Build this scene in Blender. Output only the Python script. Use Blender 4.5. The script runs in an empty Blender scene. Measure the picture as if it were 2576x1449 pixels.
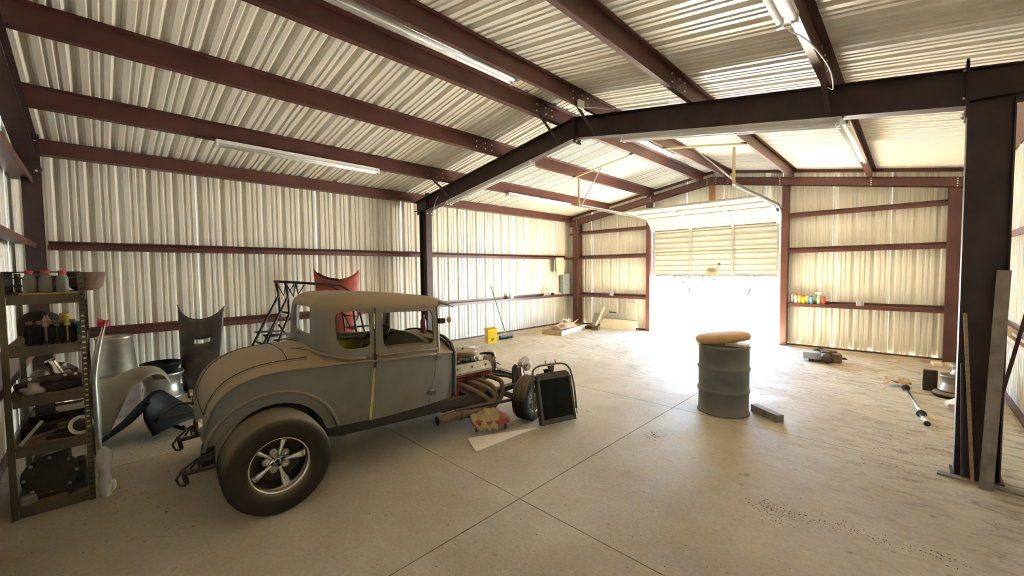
import bpy, bmesh, math, random
from mathutils import Vector, Matrix
random.seed(7)
PI=math.pi
SC=bpy.context.scene; COL=SC.collection
# ---------------- camera ----------------
def setup_camera():
    f=1022.7425; ya,pi,ro=[math.radians(a) for a in (44.489,2.5391,-0.5592)]
    fwd=Vector((-math.sin(ya)*math.cos(pi),math.cos(ya)*math.cos(pi),-math.sin(pi)))
    r=Vector((math.cos(ya),math.sin(ya),0)); u=r.cross(fwd)
    R=r*math.cos(ro)+u*math.sin(ro); U=-r*math.sin(ro)+u*math.cos(ro)
    cd=bpy.data.cameras.new('camera'); cd.sensor_fit='HORIZONTAL'; cd.sensor_width=36.0
    cd.lens=36.0*f/2576.0; cd.clip_start=0.05; cd.clip_end=500
    co=bpy.data.objects.new('camera',cd); COL.objects.link(co)
    M=Matrix.Identity(4)
    for i in range(3): M[i][0]=R[i]; M[i][1]=U[i]; M[i][2]=-fwd[i]
    M[0][3],M[1][3],M[2][3]=8.1719,0.0,1.7604
    co.matrix_world=M; SC.camera=co
setup_camera()
# ---------------- light ----------------
SC.view_settings.view_transform='Standard'; SC.view_settings.look='None'
SC.view_settings.gamma=1.0; SC.view_settings.use_curve_mapping=False
SC.view_settings.exposure=5.3
SC.cycles.use_denoising=True
SC.cycles.max_bounces=12; SC.cycles.diffuse_bounces=9; SC.cycles.glossy_bounces=5
SC.cycles.sample_clamp_indirect=6.0
W=bpy.data.worlds.new('world'); SC.world=W; W.use_nodes=True
nt=W.node_tree; nt.nodes.clear()
sk=nt.nodes.new('ShaderNodeTexSky'); sk.sky_type='NISHITA'; sk.sun_disc=False
sk.sun_elevation=math.radians(48); sk.sun_rotation=0.0; sk.altitude=1200; sk.air_density=1.0; sk.dust_density=0.4; sk.ozone_density=5.0
bg=nt.nodes.new('ShaderNodeBackground'); bg.inputs[1].default_value=0.22
wo=nt.nodes.new('ShaderNodeOutputWorld')
nt.links.new(sk.outputs[0],bg.inputs[0]); nt.links.new(bg.outputs[0],wo.inputs[0])
sl=bpy.data.lights.new('sun','SUN'); sl.energy=8.5; sl.angle=math.radians(.53); sl.color=(1.0,.975,.93)
so=bpy.data.objects.new('sun',sl); COL.objects.link(so)
so.rotation_euler=(math.radians(-42),0,math.radians(4))   # sun stands beyond the open door, 48 deg up
so.location=(4.5,20,12)
# ---------------- materials ----------------
def newmat(name):
    m=bpy.data.materials.new(name); m.use_nodes=True
    b=m.node_tree.nodes['Principled BSDF']; return m,m.node_tree,b
def hexc(r,g,b): 
    f=lambda c:((c/255+.055)/1.055)**2.4 if c>10 else c/255/12.92
    return (f(r),f(g),f(b))
def mat(name,col,rough=.5,metal=0.0,var=.12,scale=8.0,bump=0.0,bscale=40.0,spec=.5,dust=0.0,dustc=(.40,.31,.20),coat=0.0,stretch=None,col2=None,thr=None,trans=0.0,emit=None):
    m,nt,b=newmat(name); N=nt.nodes; L=nt.links
    tc=N.new('ShaderNodeTexCoord'); src=tc.outputs['Object']
    if stretch:
        mp=N.new('ShaderNodeMapping'); mp.inputs['Scale'].default_value=stretch; L.new(src,mp.inputs[0]); src=mp.outputs[0]
    nz=N.new('ShaderNodeTexNoise'); nz.inputs['Scale'].default_value=scale; nz.inputs['Detail'].default_value=5; L.new(src,nz.inputs['Vector'])
    rp=N.new('ShaderNodeValToRGB'); e=rp.color_ramp.elements
    lo,hi=(thr if thr else (.3,.7)); e[0].position=lo; e[1].position=hi
    if col2: a,c=col,col2
    else: a=tuple(x*(1-var) for x in col); c=tuple(min(1,x*(1+var)) for x in col)
    e[0].color=(*a,1); e[1].color=(*c,1)
    L.new(nz.outputs['Fac'],rp.inputs[0]); out=rp.outputs[0]
    if dust>0:
        ge=N.new('ShaderNodeNewGeometry'); sp=N.new('ShaderNodeSeparateXYZ'); L.new(ge.outputs['Normal'],sp.inputs[0])
        mr=N.new('ShaderNodeMapRange'); mr.inputs[1].default_value=.05; mr.inputs[2].default_value=.6; mr.inputs[3].default_value=dust*.15; mr.inputs[4].default_value=dust
        L.new(sp.outputs[2],mr.inputs[0])
        mx=N.new('ShaderNodeMix'); mx.data_type='RGBA'; L.new(mr.outputs[0],mx.inputs[0]); L.new(out,mx.inputs[6]); mx.inputs[7].default_value=(*dustc,1); out=mx.outputs[2]
    L.new(out,b.inputs['Base Color'])
    b.inputs['Roughness'].default_value=rough; b.inputs['Metallic'].default_value=metal
    b.inputs['Specular IOR Level'].default_value=spec; b.inputs['Coat Weight'].default_value=coat
    b.inputs['Transmission Weight'].default_value=trans
    if bump>0:
        n2=N.new('ShaderNodeTexNoise'); n2.inputs['Scale'].default_value=bscale; n2.inputs['Detail'].default_value=4; L.new(src,n2.inputs['Vector'])
        bp=N.new('ShaderNodeBump'); bp.inputs['Strength'].default_value=bump; bp.inputs['Distance'].default_value=.01; L.new(n2.outputs['Fac'],bp.inputs['Height']); L.new(bp.outputs[0],b.inputs['Normal'])
    return m
M={}
M['cream']=mat('cream_paint',(.755,.715,.60),.33,var=.01,scale=1.5,spec=.5)
M['roofp']=mat('roof_paint',(.775,.74,.645),.28,var=.02,scale=1.2,bump=.03,bscale=4,spec=.6)
M['steel']=mat('red_oxide_steel',(.10,.036,.027),.42,var=.22,scale=3,bump=.03,bscale=30)
M['frame']=mat('frame_oxide',(.052,.028,.025),.5,var=.25,scale=4)
M['steeld']=mat('dark_oxide_steel',(.05,.026,.023),.45,var=.25,scale=4)
M['galv']=mat('galvanized_steel',(.48,.48,.46),.35,metal=.6,var=.1,scale=20)
M['galvy']=mat('zinc_angle',(.52,.46,.25),.4,metal=.5,var=.1,scale=20)
M['doorp']=mat('door_paint',(.42,.40,.33),.38,var=.03,scale=3)
M['white']=mat('white_enamel',(.82,.81,.78),.3,var=.02)
M['tube']=mat('white_tube',(.88,.88,.86),.25,var=.01)
M['wood']=mat('pine_board',(.36,.25,.14),.7,var=.2,scale=6,stretch=(1,1,12),bump=.1)
M['woodg']=mat('grey_wood',(.27,.235,.19),.8,var=.25,scale=10,bump=.2)
M['orangewood']=mat('orange_post',(.40,.17,.08),.6,var=.15)
M['bolt']=mat('bolt_head',(.75,.74,.70),.3,metal=.7,var=.1)
M['black']=mat('black_paint',(.018,.018,.018),.45,var=.3)
M['dirt']=mat('dirt_crumbs',(.10,.065,.035),.9,var=.4)
# ---------------- mesh helpers ----------------
def link(name,me,parent=None,m=None,smooth=False):
    o=bpy.data.objects.new(name,me); COL.objects.link(o)
    if parent: o.parent=parent
    if m and not me.materials: me.materials.append(m)
    return o
class MB:
    """collects verts/faces for one mesh"""
    def __init__(s): s.v=[]; s.f=[]; s.sm=[]
    def add(s,v,f,sm=False,M=None):
        k=len(s.v)
        s.v+= [tuple(M@Vector(p)) if M else tuple(p) for p in v]
        s.f+= [tuple(i+k for i in q) for q in f]; s.sm+=[sm]*len(f); return s
    def box(s,a,b,M=None):
        x0,y0,z0=[min(a[i],b[i]) for i in range(3)]; x1,y1,z1=[max(a[i],b[i]) for i in range(3)]
        v=[(x0,y0,z0),(x1,y0,z0),(x1,y1,z0),(x0,y1,z0),(x0,y0,z1),(x1,y0,z1),(x1,y1,z1),(x0,y1,z1)]
        return s.add(v,[(0,3,2,1),(4,5,6,7),(0,1,5,4),(1,2,6,5),(2,3,7,6),(3,0,4,7)],M=M)
    def bbox(s,a,b,r=.01,M=None):   # box with chamfered vertical edges
        x0,y0,z0=a;x1,y1,z1=b
        p=[(x0+r,y0),(x1-r,y0),(x1,y0+r),(x1,y1-r),(x1-r,y1),(x0+r,y1),(x0,y1-r),(x0,y0+r)]
        return s.prism(p,z0,z1,M=M)
    def prism(s,pts,z0,z1,M=None,sm=False,axis='z'):
        n=len(pts); 
        v=[(x,y,z0) for x,y in pts]+[(x,y,z1) for x,y in pts]
        if axis=='x': v=[(c,a,b) for a,b,c in v]
        if axis=='y': v=[(a,c,b) for a,b,c in v]
        s.add(v,[tuple(range(n-1,-1,-1)),tuple(range(n,2*n))],False,M)
        k=len(s.v)-2*n
        s.f+=[(k+i,k+(i+1)%n,k+n+(i+1)%n,k+n+i) for i in range(n)]; s.sm+=[sm]*n
        return s
    def sweep(s,prof,p0,p1,up=(0,0,1)):   # extrude a 2D profile (a,b) along p0->p1 ; a = side, b = up
        p0,p1=Vector(p0),Vector(p1); d=(p1-p0).normalized(); side=d.cross(Vector(up)).normalized(); u=side.cross(d)
        n=len(prof); v=[tuple(p+side*a+u*b) for p in (p0,p1) for a,b in prof]
        return s.add(v,[tuple(range(n-1,-1,-1)),tuple(range(n,2*n))]+[(i,(i+1)%n,n+(i+1)%n,n+i) for i in range(n)])
    def tube(s,pts,r,n=8,cap=True,M=None,closed=False):
        pts=[Vector(p) for p in pts]; rs=r if isinstance(r,(list,tuple)) else [r]*len(pts)
        V=[];ref=None;m=len(pts)
        for i,p in enumerate(pts):
            if closed: d=(pts[(i+1)%m]-pts[i-1]).normalized()
            else: d=(pts[min(i+1,m-1)]-pts[max(i-1,0)]).normalized()
            if ref is None:
                ref=Vector((0,0,1)) if abs(d.z)<.9 else Vector((1,0,0))
            a=(ref-d*ref.dot(d)).normalized(); ref=a; b=d.cross(a)
            V+=[tuple(p+(a*math.cos(2*PI*j/n)+b*math.sin(2*PI*j/n))*rs[i]) for j in range(n)]
        Fs=[]
        for i in range(m if closed else m-1):
            i2=(i+1)%m
            Fs+=[(i*n+j,i*n+(j+1)%n,i2*n+(j+1)%n,i2*n+j) for j in range(n)]
        s.add(V,Fs,True,M)
        if cap and not closed:
            k=len(s.v)-len(V); s.f+=[tuple(k+j for j in range(n-1,-1,-1)),tuple(k+(m-1)*n+j for j in range(n))]; s.sm+=[False]*2
        return s
    def lathe(s,prof,n=24,M=None,sm=True,arc=2*PI,cap=True):  # prof (r,z) about z
        V=[];full=abs(arc-2*PI)<1e-6; m=n if full else n+1
        for r,z in prof: V+=[(r*math.cos(arc*j/n),r*math.sin(arc*j/n),z) for j in range(m)]
        Fs=[]
        for i in range(len(prof)-1):
            Fs+=[(i*m+j,i*m+(j+1)%m,(i+1)*m+(j+1)%m,(i+1)*m+j) for j in range(n)]
        s.add(V,Fs,sm,M); k=len(s.v)-len(V)
        if cap and full:
            if prof[0][0]>1e-4: s.f.append(tuple(k+j for j in range(n-1,-1,-1))); s.sm.append(False)
            if prof[-1][0]>1e-4: s.f.append(tuple(k+(len(prof)-1)*m+j for j in range(n))); s.sm.append(False)
        return s
    def ball(s,c,r,n=12,sc=(1,1,1),M=None):
        prof=[(max(r*math.sin(PI*i/n),1e-5),-r*math.cos(PI*i/n)) for i in range(n+1)]
        T=Matrix.Translation(c)@Matrix.Diagonal((*sc,1)); 
        return s.lathe(prof,n+4,(M@T) if M else T,cap=False)
    def grid(s,P,sm=True,M=None,flip=False):   # P[i][j] points
        a,b=len(P),len(P[0]); V=[p for row in P for p in row]
        Fs=[(i*b+j,i*b+j+1,(i+1)*b+j+1,(i+1)*b+j) for i in range(a-1) for j in range(b-1)]
        if flip: Fs=[q[::-1] for q in Fs]
        return s.add(V,Fs,sm,M)
    def mesh(s,name,m=None):
        me=bpy.data.meshes.new(name); me.from_pydata(s.v,[],s.f)
        me.polygons.foreach_set('use_smooth',s.sm); me.update()
        if m: me.materials.append(m)
        return me
    def obj(s,name,m,parent=None): return link(name,s.mesh(name,m),parent)
def tf(x=0,y=0,z=0,rx=0,ry=0,rz=0,s=1):
    return Matrix.Translation((x,y,z))@Matrix.Rotation(rz,4,'Z')@Matrix.Rotation(ry,4,'Y')@Matrix.Rotation(rx,4,'X')@Matrix.Scale(s,4)
def tag(o,label=None,cat=None,group=None,kind=None):
    if label: o['label']=label
    if cat: o['category']=cat
    if group: o['group']=group
    if kind: o['kind']=kind
    return o
def thing(name,label,cat,loc=(0,0,0),rz=0,group=None,rot=None):
    o=bpy.data.objects.new(name,None); COL.objects.link(o); o.empty_display_size=.1
    o.location=loc; o.rotation_euler=rot if rot else (0,0,rz); return tag(o,label,cat,group)
def struct(name):
    o=bpy.data.objects.new(name,None); COL.objects.link(o); o['kind']='structure'; return o
def copy_tree(o,parent=None,seen=None):
    c=o.copy(); COL.objects.link(c)
    if parent: c.parent=parent
    for ch in list(o.children): copy_tree(ch,c)
    return c
def recalc(me):
    bm=bmesh.new(); bm.from_mesh(me); bmesh.ops.remove_doubles(bm,verts=bm.verts,dist=1e-5); bmesh.ops.recalc_face_normals(bm,faces=bm.faces); bm.to_mesh(me); bm.free(); return me
def bevel(me,w=.004,seg=1,ang=.6):
    bm=bmesh.new(); bm.from_mesh(me); bmesh.ops.remove_doubles(bm,verts=bm.verts,dist=1e-5)
    es=[e for e in bm.edges if len(e.link_faces)==2 and e.calc_face_angle(0)>ang]
    bmesh.ops.bevel(bm,geom=es,offset=w,segments=seg,affect='EDGES',clamp_overlap=True); bm.to_mesh(me); bm.free(); return me
def bez(P,n=10):
    P=[Vector(p) for p in P]; out=[]
    m=len(P)
    for i in range(m-1):
        p0,p1,p2,p3=P[max(i-1,0)],P[i],P[i+1],P[min(i+2,m-1)]
        for k in range(n):
            t=k/n; out.append(tuple(.5*((2*p1)+(-p0+p2)*t+(2*p0-5*p1+4*p2-p3)*t*t+(-p0+3*p1-3*p2+p3)*t**3)))
    out.append(tuple(P[-1])); return out

# ================= building shell =================
BW=9.14; YN=-.69; YF=11.02; RX=4.57; SL=.1645; ZR=4.22
roofz=lambda x: ZR-SL*abs(x-RX)
# ribbed sheet profile over one rib pitch (across, outward)
RIB=[(0,0),(.028,.032),(.062,.032),(.09,0),(.145,0),(.154,.011),(.176,.011),(.185,0),(.218,0),(.227,.011),(.249,.011),(.258,0)]
PITCH=.3048
def rib_profile(n):
    out=[(k*PITCH+a,b) for k in range(n) for a,b in RIB]; out.append((n*PITCH,0)); return out
def wall_sheets(parent,origin,along,outward,length,ztop,zbot=None,name='wall_panel',mt=None,skip=None):
    """sheets of three ribs each; ztop(a)/zbot(a) give the height at distance a along the wall"""
    A=Vector(along); Ou=Vector(outward); o0=Vector(origin); sw=3*PITCH; k=0; a0=0
    while a0<length-1e-3:
        prof=[(a,b) for a,b in ((a0+p,q) for p,q in rib_profile(3)) if a<=length+1e-6]
        if prof[-1][0]<length-1e-6 and prof[-1][0]<a0+sw-1e-6: prof.append((length,0))
        mb=MB(); 
        if len(prof)>1:
            P=[]
            for a,b in prof:
                zb=zbot(a) if zbot else 0.0; zt=ztop(a); p=o0+A*a+Ou*(b+.001*(k%2))
                P.append([(p.x,p.y,zb),(p.x,p.y,zt)])
            mb.grid(P,sm=False); mb.obj(name,mt or M['cream'],parent)
        a0+=sw; k+=1
# floor: slabs with sawn joints
floor=struct('floor')
def concrete():
    m,nt,b=newmat('dusty_concrete'); N=nt.nodes; L=nt.links
    tc=N.new('ShaderNodeTexCoord'); O=tc.outputs['Object']
    def noise(sc,det=6,rg=.6,vec=None,dist=0):
        n=N.new('ShaderNodeTexNoise'); n.inputs['Scale'].default_value=sc; n.inputs['Detail'].default_value=det; n.inputs['Roughness'].default_value=rg; n.inputs['Distortion'].default_value=dist
        L.new(vec or O,n.inputs['Vector']); return n.outputs['Fac']
    def ramp(f,p0,p1,c0=(0,0,0,1),c1=(1,1,1,1)):
        r=N.new('ShaderNodeValToRGB'); e=r.color_ramp.elements; e[0].position=p0; e[1].position=p1; e[0].color=c0; e[1].color=c1; L.new(f,r.inputs[0]); return r.outputs[0]
    def mixc(f,a,c):
        x=N.new('ShaderNodeMix'); x.data_type='RGBA'; L.new(f,x.inputs[0])
        for s,v in ((6,a),(7,c)):
            if isinstance(v,tuple): x.inputs[s].default_value=v
            else: L.new(v,x.inputs[s])
        return x.outputs[2]
    base=ramp(noise(1.1,7,.62),.3,.72,(.53,.45,.315,1),(.71,.63,.48,1))
    fine=ramp(noise(34,6,.7),.35,.75,(.80,.79,.77,1),(1.0,1.0,1.0,1))
    mul=N.new('ShaderNodeMix'); mul.data_type='RGBA'; mul.blend_type='MULTIPLY'; mul.inputs[0].default_value=1; L.new(base,mul.inputs[6]); L.new(fine,mul.inputs[7]); c=mul.outputs[2]
    # windblown reddish dirt streaks, mostly far and along the right wall
    mp=N.new('ShaderNodeMapping'); mp.inputs['Scale'].default_value=(1.2,3.2,1); mp.inputs['Rotation'].default_value=(0,0,.5); L.new(O,mp.inputs[0])
    st=ramp(noise(3.2,9,.72,mp.outputs[0],.8),.49,.62)
    sx=N.new('ShaderNodeSeparateXYZ'); L.new(O,sx.inputs[0])
    mr=N.new('ShaderNodeMapRange'); mr.inputs[1].default_value=4.5; mr.inputs[2].default_value=8.5; L.new(sx.outputs[1],mr.inputs[0])
    mx2=N.new('ShaderNodeMapRange'); mx2.inputs[1].default_value=6.6; mx2.inputs[2].default_value=8.6; L.new(sx.outputs[0],mx2.inputs[0])
    my2=N.new('ShaderNodeMapRange'); my2.inputs[1].default_value=2.5; my2.inputs[2].default_value=5.0; L.new(sx.outputs[1],my2.inputs[0])
    mxy=N.new('ShaderNodeMath'); mxy.operation='MULTIPLY'; L.new(mx2.outputs[0],mxy.inputs[0]); L.new(my2.outputs[0],mxy.inputs[1])
    mmx=N.new('ShaderNodeMath'); mmx.operation='MAXIMUM'; L.new(mr.outputs[0],mmx.inputs[0]); L.new(mxy.outputs[0],mmx.inputs[1])
    mm=N.new('ShaderNodeMath'); mm.operation='MULTIPLY'; L.new(st,mm.inputs[0]); L.new(mmx.outputs[0],mm.inputs[1])
    m2=N.new('ShaderNodeMath'); m2.operation='MULTIPLY'; L.new(mm.outputs[0],m2.inputs[0]); m2.inputs[1].default_value=.75
    c=mixc(m2.outputs[0],c,(.26,.18,.11,1))
    # sparse stains and chips
    sp=ramp(noise(7,3,.5),.70,.76); s3=N.new('ShaderNodeMath'); s3.operation='MULTIPLY'; L.new(sp,s3.inputs[0]); s3.inputs[1].default_value=.5
    c=mixc(s3.outputs[0],c,(.20,.14,.085,1))
    vo=N.new('ShaderNodeTexVoronoi'); vo.inputs['Scale'].default_value=5; L.new(O,vo.inputs['Vector'])
    ch=ramp(vo.outputs['Distance'],.015,.03,(1,1,1,1),(0,0,0,1)); c=mixc(ch,c,(.10,.07,.05,1))
    L.new(c,b.inputs['Base Color'])
    rr=N.new('ShaderNodeMapRange'); L.new(noise(2.3,8,.7),rr.inputs[0]); rr.inputs[1].default_value=.3; rr.inputs[2].default_value=.7; rr.inputs[3].default_value=.48; rr.inputs[4].default_value=.75
    ra=N.new('ShaderNodeMath'); ra.operation='MULTIPLY_ADD'; L.new(mm.outputs[0],ra.inputs[0]); ra.inputs[1].default_value=.25; L.new(rr.outputs[0],ra.inputs[2])
    L.new(ra.outputs[0],b.inputs['Roughness']); b.inputs['Specular IOR Level'].default_value=.08
    bp=N.new('ShaderNodeBump'); bp.inputs['Strength'].default_value=.25; bp.inputs['Distance'].default_value=.01
    ad=N.new('ShaderNodeMath'); ad.operation='MULTIPLY_ADD'; L.new(noise(5,8,.7),ad.inputs[0]); ad.inputs[1].default_value=.8; L.new(noise(60,3,.6),ad.inputs[2])
    L.new(ad.outputs[0],bp.inputs['Height']); L.new(bp.outputs[0],b.inputs['Normal'])
    return m
M['conc']=concrete()
M['joint']=mat('joint_dark',(.035,.025,.018),.9)
xs=[-.1,3.03,6.06,BW+.1]; ys=[YN-.1,2.21,5.04,7.87,YF+.05]; g=.004
for i in range(3):
    for j in range(4):
        MB().box((xs[i]+g,ys[j]+g,-.12),(xs[i+1]-g,ys[j+1]-g,0)).obj('concrete_slab',M['conc'],floor)
MB().box((-.1,YN-.1,-.16),(BW+.1,YF+.05,-.014)).obj('joint_filler',M['joint'],floor)
# walls
DX0,DX1,DZ=2.97,6.04,3.02
wl=struct('wall_left'); wr=struct('wall_right'); wf=struct('wall_far'); wn=struct('wall_near')
wall_sheets(wl,(0,YN,0),(0,1,0),(-1,0,0),YF-YN,lambda a:roofz(0)+.03,lambda a:.015)
wall_sheets(wr,(BW,YN,0),(0,1,0),(1,0,0),YF-YN,lambda a:roofz(0)+.03,lambda a:.015)
rz2=lambda a:roofz(a)+.03
wall_sheets(wn,(0,YN,0),(1,0,0),(0,-1,0),BW,rz2,lambda a:.015)
wall_sheets(wf,(0,YF,0),(1,0,0),(0,1,0),DX0,rz2,lambda a:.015)
wall_sheets(wf,(DX1,YF,0),(1,0,0),(0,1,0),BW-DX1,lambda a:roofz(a+DX1)+.03,lambda a:.015)
wall_sheets(wf,(DX0,YF,0),(1,0,0),(0,1,0),DX1-DX0,lambda a:roofz(a+DX0)+.03,lambda a:DZ)
# roof sheets run eave to ridge
ceil=struct('ceiling')
def roof_side(sgn):
    y=YN-.05
    while y<YF+.05:
        mb=MB(); P=[]
        for a,b in rib_profile(3):
            yy=min(y+a,YF+.06); row=[]
            for t in range(0,5):
                x=RX+sgn*(RX+.12)*t/4; row.append((x,yy,roofz(x)+.002+b))
            P.append(row)
        mb.grid(P,sm=False,flip=sgn<0); mb.obj('roof_panel',M['roofp'],ceil); y+=3*PITCH
roof_side(-1); roof_side(1)
MB().prism([(RX-.18,ZR-.02),(RX,ZR+.01),(RX+.18,ZR-.02),(RX+.18,ZR+.05),(RX,ZR+.09),(RX-.18,ZR+.05)],YN-.05,YF+.05,axis='y').obj('ridge_cap',M['roofp'],ceil)
# purlins (Z sections lying along the building)
TH=.006
def zprof(d,fl=.06,flip=1):   # web vertical, bottom flange one way, top flange the other
    t=TH; return [( -flip*fl,0),(t/2,0),(t/2,d-t),(flip*fl,d-t),(flip*fl,d),(-t/2,d),(-t/2,t),(-flip*fl,t)]
def purlin(x,y0,y1):
    z=roofz(x)-.2; x0=x
    pf=[(-.06,0),(.004,0),(.004,.192),(.06,.192),(.06,.2),(-.004,.2),(-.004,.008),(-.06,.008)]
    pf=[(x+a,roofz(x+a)-.2+b if False else z+b-SL*(a if x>RX else -a)) for a,b in pf]
    return MB().prism(pf,y0,y1,axis='y').obj('roof_purlin',M['steel'],ceil)
PX=[1.56,2.98,4.30,4.93,6.25,7.56]
for x in PX:
    p=purlin(x,YN+.02,YF-.04)
    for yb in (5.09-.42,5.09-.28,5.09-.62):    # splice bolts near the frame
        for dz in (.05,.14):
            bm_=MB().tube([(x+.003,yb,roofz(x)-.2+dz),(x+.016,yb,roofz(x)-.2+dz)],.012,6); bm_.obj('bolt',M['bolt'],p)
# eave struts
for sx,xx in ((1,.19),(-1,BW-.19)):
    z0,z1=3.302,3.49; w=-sx
    pf=[(xx,z0),(xx,z1),(xx+w*.08,z1+.0),(xx+w*.08,z1-.008),(xx+w*.008,z1-.008),(xx+w*.008,z0+.008),(xx+w*.17,z0+.008),(xx+w*.17,z0)]
    MB().prism(pf,YN+.02,YF-.04,axis='y').obj('eave_strut',M['steel'],wl if sx>0 else wr)
# girts: Z, inner flange hangs down from the shelf, outer flange stands up at the sheet
def girt(parent,p0,p1,zb,inward):
    p0,p1=Vector(p0),Vector(p1); I=Vector(inward); zt=zb+.067
    prof=[(.19,zb),(.19,zt),(0.01,zt),(0.01,zt+.06),(.004,zt+.06),(.004,zt-.006),(.184,zt-.006),(.184,zb+.01),(.172,zb+.01),(.172,zb)]
    v=[]
    for p in (p0,p1):
        for a,z in prof: q=p+I*a; v.append((q.x,q.y,z))
    n=len(prof); mb=MB(); mb.add(v,[tuple(range(n-1,-1,-1)),tuple(range(n,2*n))]+[(i,(i+1)%n,n+(i+1)%n,n+i) for i in range(n)])
    me=recalc(mb.mesh('wall_girt',M['steel'])); return link('wall_girt',me,parent)
for zb in (.889,2.075):
    girt(wl,(0,-.44,0),(0,YF-.2,0),zb,(1,0,0)); girt(wr,(BW,-.44,0),(BW,YF-.2,0),zb,(-1,0,0))
for zb in (.889,2.075,2.854):
    girt(wf,(.19,YF,0),(DX0-.01,YF,0),zb,(0,-1,0)); girt(wf,(DX1+.12,YF,0),(BW-.19,YF,0),zb,(0,-1,0))
    girt(wn,(.42,YN,0),(BW-.42,YN,0),zb,(0,1,0))
# base angle
def trimbox(name,a,b,m='steel',parent=None,kind='structure'):
    o=MB().box(a,b).obj(name,M[m],parent)
    if not parent: o['kind']=kind
    return o
trimbox('baseboard_left',(0.0,YN,0),(.06,YF,.03)); trimbox('baseboard_right',(BW-.06,YN,0),(BW,YF,.03))
trimbox('baseboard_far',(0,YF-.06,0),(DX0,YF,.03)); trimbox('baseboard_far',(DX1+.1,YF-.06,0),(BW,YF,.03))
trimbox('baseboard_near',(0,YN-.03,0),(BW,YN+.04,.04))
trimbox('trim_1',(0,YF-.05,roofz(0)-.07),(.02,YF,roofz(0)-.0),parent=None)
# rake angle under the roof on the far gable
for sgn in (-1,1):
    mb=MB(); xe=RX+sgn*(RX-.0)
    P=[(RX,ZR-.005),(xe,roofz(xe)-.005),(xe,roofz(xe)-.075),(RX,ZR-.075)]
    mb.prism([(a,b) for a,b in P],YF-.06,YF-.045,axis='y'); link('rake_angle',recalc(mb.mesh('rake_angle',M['steel'])),wf)
# ------------- main frames -------------
def ibeam(name,p0,p1,depth_dir,depth0,depth1,parent,fw=.15,t=.01,wt=.008,m='frame',end0=None):
    """I section: p0,p1 = inner flange centre line; depth_dir points to the outer flange; flange width along Y"""
    p0,p1,D=Vector(p0),Vector(p1),Vector(depth_dir).normalized(); Y=Vector((0,1,0)); mb=MB()
    def quad(ws,offs):
        v=[]
        for p,d in ((p0,depth0),(p1,depth1)):
            for w,(s,o) in zip(ws,offs): q=p+D*(s*d+o)+Y*w; v.append(tuple(q))
        mb.add(v,[(3,2,1,0),(4,5,6,7),(0,1,5,4),(1,2,6,5),(2,3,7,6),(3,0,4,7)])
    h=fw/2
    quad([-h,h,h,-h],[(0,0),(0,0),(0,t),(0,t)]); quad([-h,h,h,-h],[(1,-t),(1,-t),(1,0),(1,0)])
    quad([-wt/2,wt/2,wt/2,-wt/2],[(0,t),(0,t),(1,-t),(1,-t)])
    return link(name,recalc(mb.mesh(name,M[m])),parent)
def bolts(parent,pts,axis,r=.014,l=.02):
    for p in pts:
        a=Vector(p); MB().tube([tuple(a),tuple(a+Vector(axis)*l)],r,6).obj('bolt',M['bolt'],parent)
def frame(yc,label,braces=True,name='portal_structure'):
    T=thing(name,label,'steel frame',(0,yc,0)); T['kind']='structure'; n=Vector((0,1,0))
    XI,XO=.673,.417
    zi=lambda x:3.70-SL*abs(x-RX)
    for s in (0,1):
        fx=(lambda x:x) if s==0 else (lambda x:BW-x); sg=1 if s==0 else -1
        c=ibeam('column',(fx(XI),0,.012),(fx(XI),0,zi(XI)+.01),(-sg,0,0),XI-XO,XI-XO,T)
        bp=MB().box((fx(XO)-sg*.02,-.10,0),(fx(XI)+sg*.02,.10,.014)).obj('base_plate',M['steeld'],T)
        haunch=MB().prism([(fx(XI),zi(XI)-.0),(fx(XO-.22),zi(XO-.22)+.08),(fx(XO-.22),roofz(XO-.22)-.205),(fx(XI),roofz(XI)-.205)],-.075,.075,axis='y')
        # haunch as web + top flange
        hb=MB().prism([(fx(XI+.02),zi(XI)),(fx(XO-.2),zi(XI)-.05),(fx(XO-.2),roofz(XO-.2)-.21),(fx(XI+.02),roofz(XI)-.21)],-.006,.006,axis='y')
        link('haunch_web',recalc(hb.mesh('haunch_web',M['frame'])),T)
        # rafter
        up=Vector((sg*0.0,0,1))
        ibeam('rafter',(fx(XI),0,zi(XI)),(RX,0,zi(RX)),(0,0,1),.305,.305,T)
        ibeam('rafter_end',(fx(XO-.22),0,zi(XO-.22)+.1),(fx(XI),0,zi(XI)+.04),(0,0,1),.205,.265,T)
        # end plates bolted at the knee
        ep=MB().box((fx(XI)+sg*.012,-.085,zi(XI)-.10),(fx(XI)-sg*.004,.085,zi(XI)+.36)).obj('end_plate',M['steeld'],T)
        bolts(ep,[(fx(XI)+sg*.012,yy,zi(XI)+dz) for yy in (-.05,.05) for dz in (-.06,.07,.30)],(sg,0,0))
        ex=MB().box((fx(XI)+sg*.0,-.085,zi(XI)+.30),(fx(XI)+sg*.014,.085,zi(XI)+.375)).obj('end_plate',M['steeld'],T)
        if braces:
            for xp in (1.56,4.30) if s==0 else (BW-7.56,BW-4.93):
                # flange brace angle from purlin down to the rafter's inner flange
                for dy in ((-.55,) if True else (-.55,.55)):
                    a=Vector((fx(xp),dy,roofz(xp)-.16)); b=Vector((fx(xp)+0.0,-.06,zi(xp)+.02))
                    MB().sweep([(-.022,-.022),(.022,-.022),(.022,-.016),(-.016,-.016),(-.016,.022),(-.022,.022)],a,b).obj('flange_brace',M['steeld'],T)
    ap=MB().box((RX-.012,-.085,zi(RX)-.07),(RX+.012,.085,zi(RX)+.31)).obj('end_plate',M['steeld'],T)
    bolts(ap,[(RX+.012,yy,zi(RX)-.04) for yy in (-.05,.05)],(1,0,0))
    return T
frame(5.085,'dark red oxide steel portal frame spanning the middle of the building')
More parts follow.
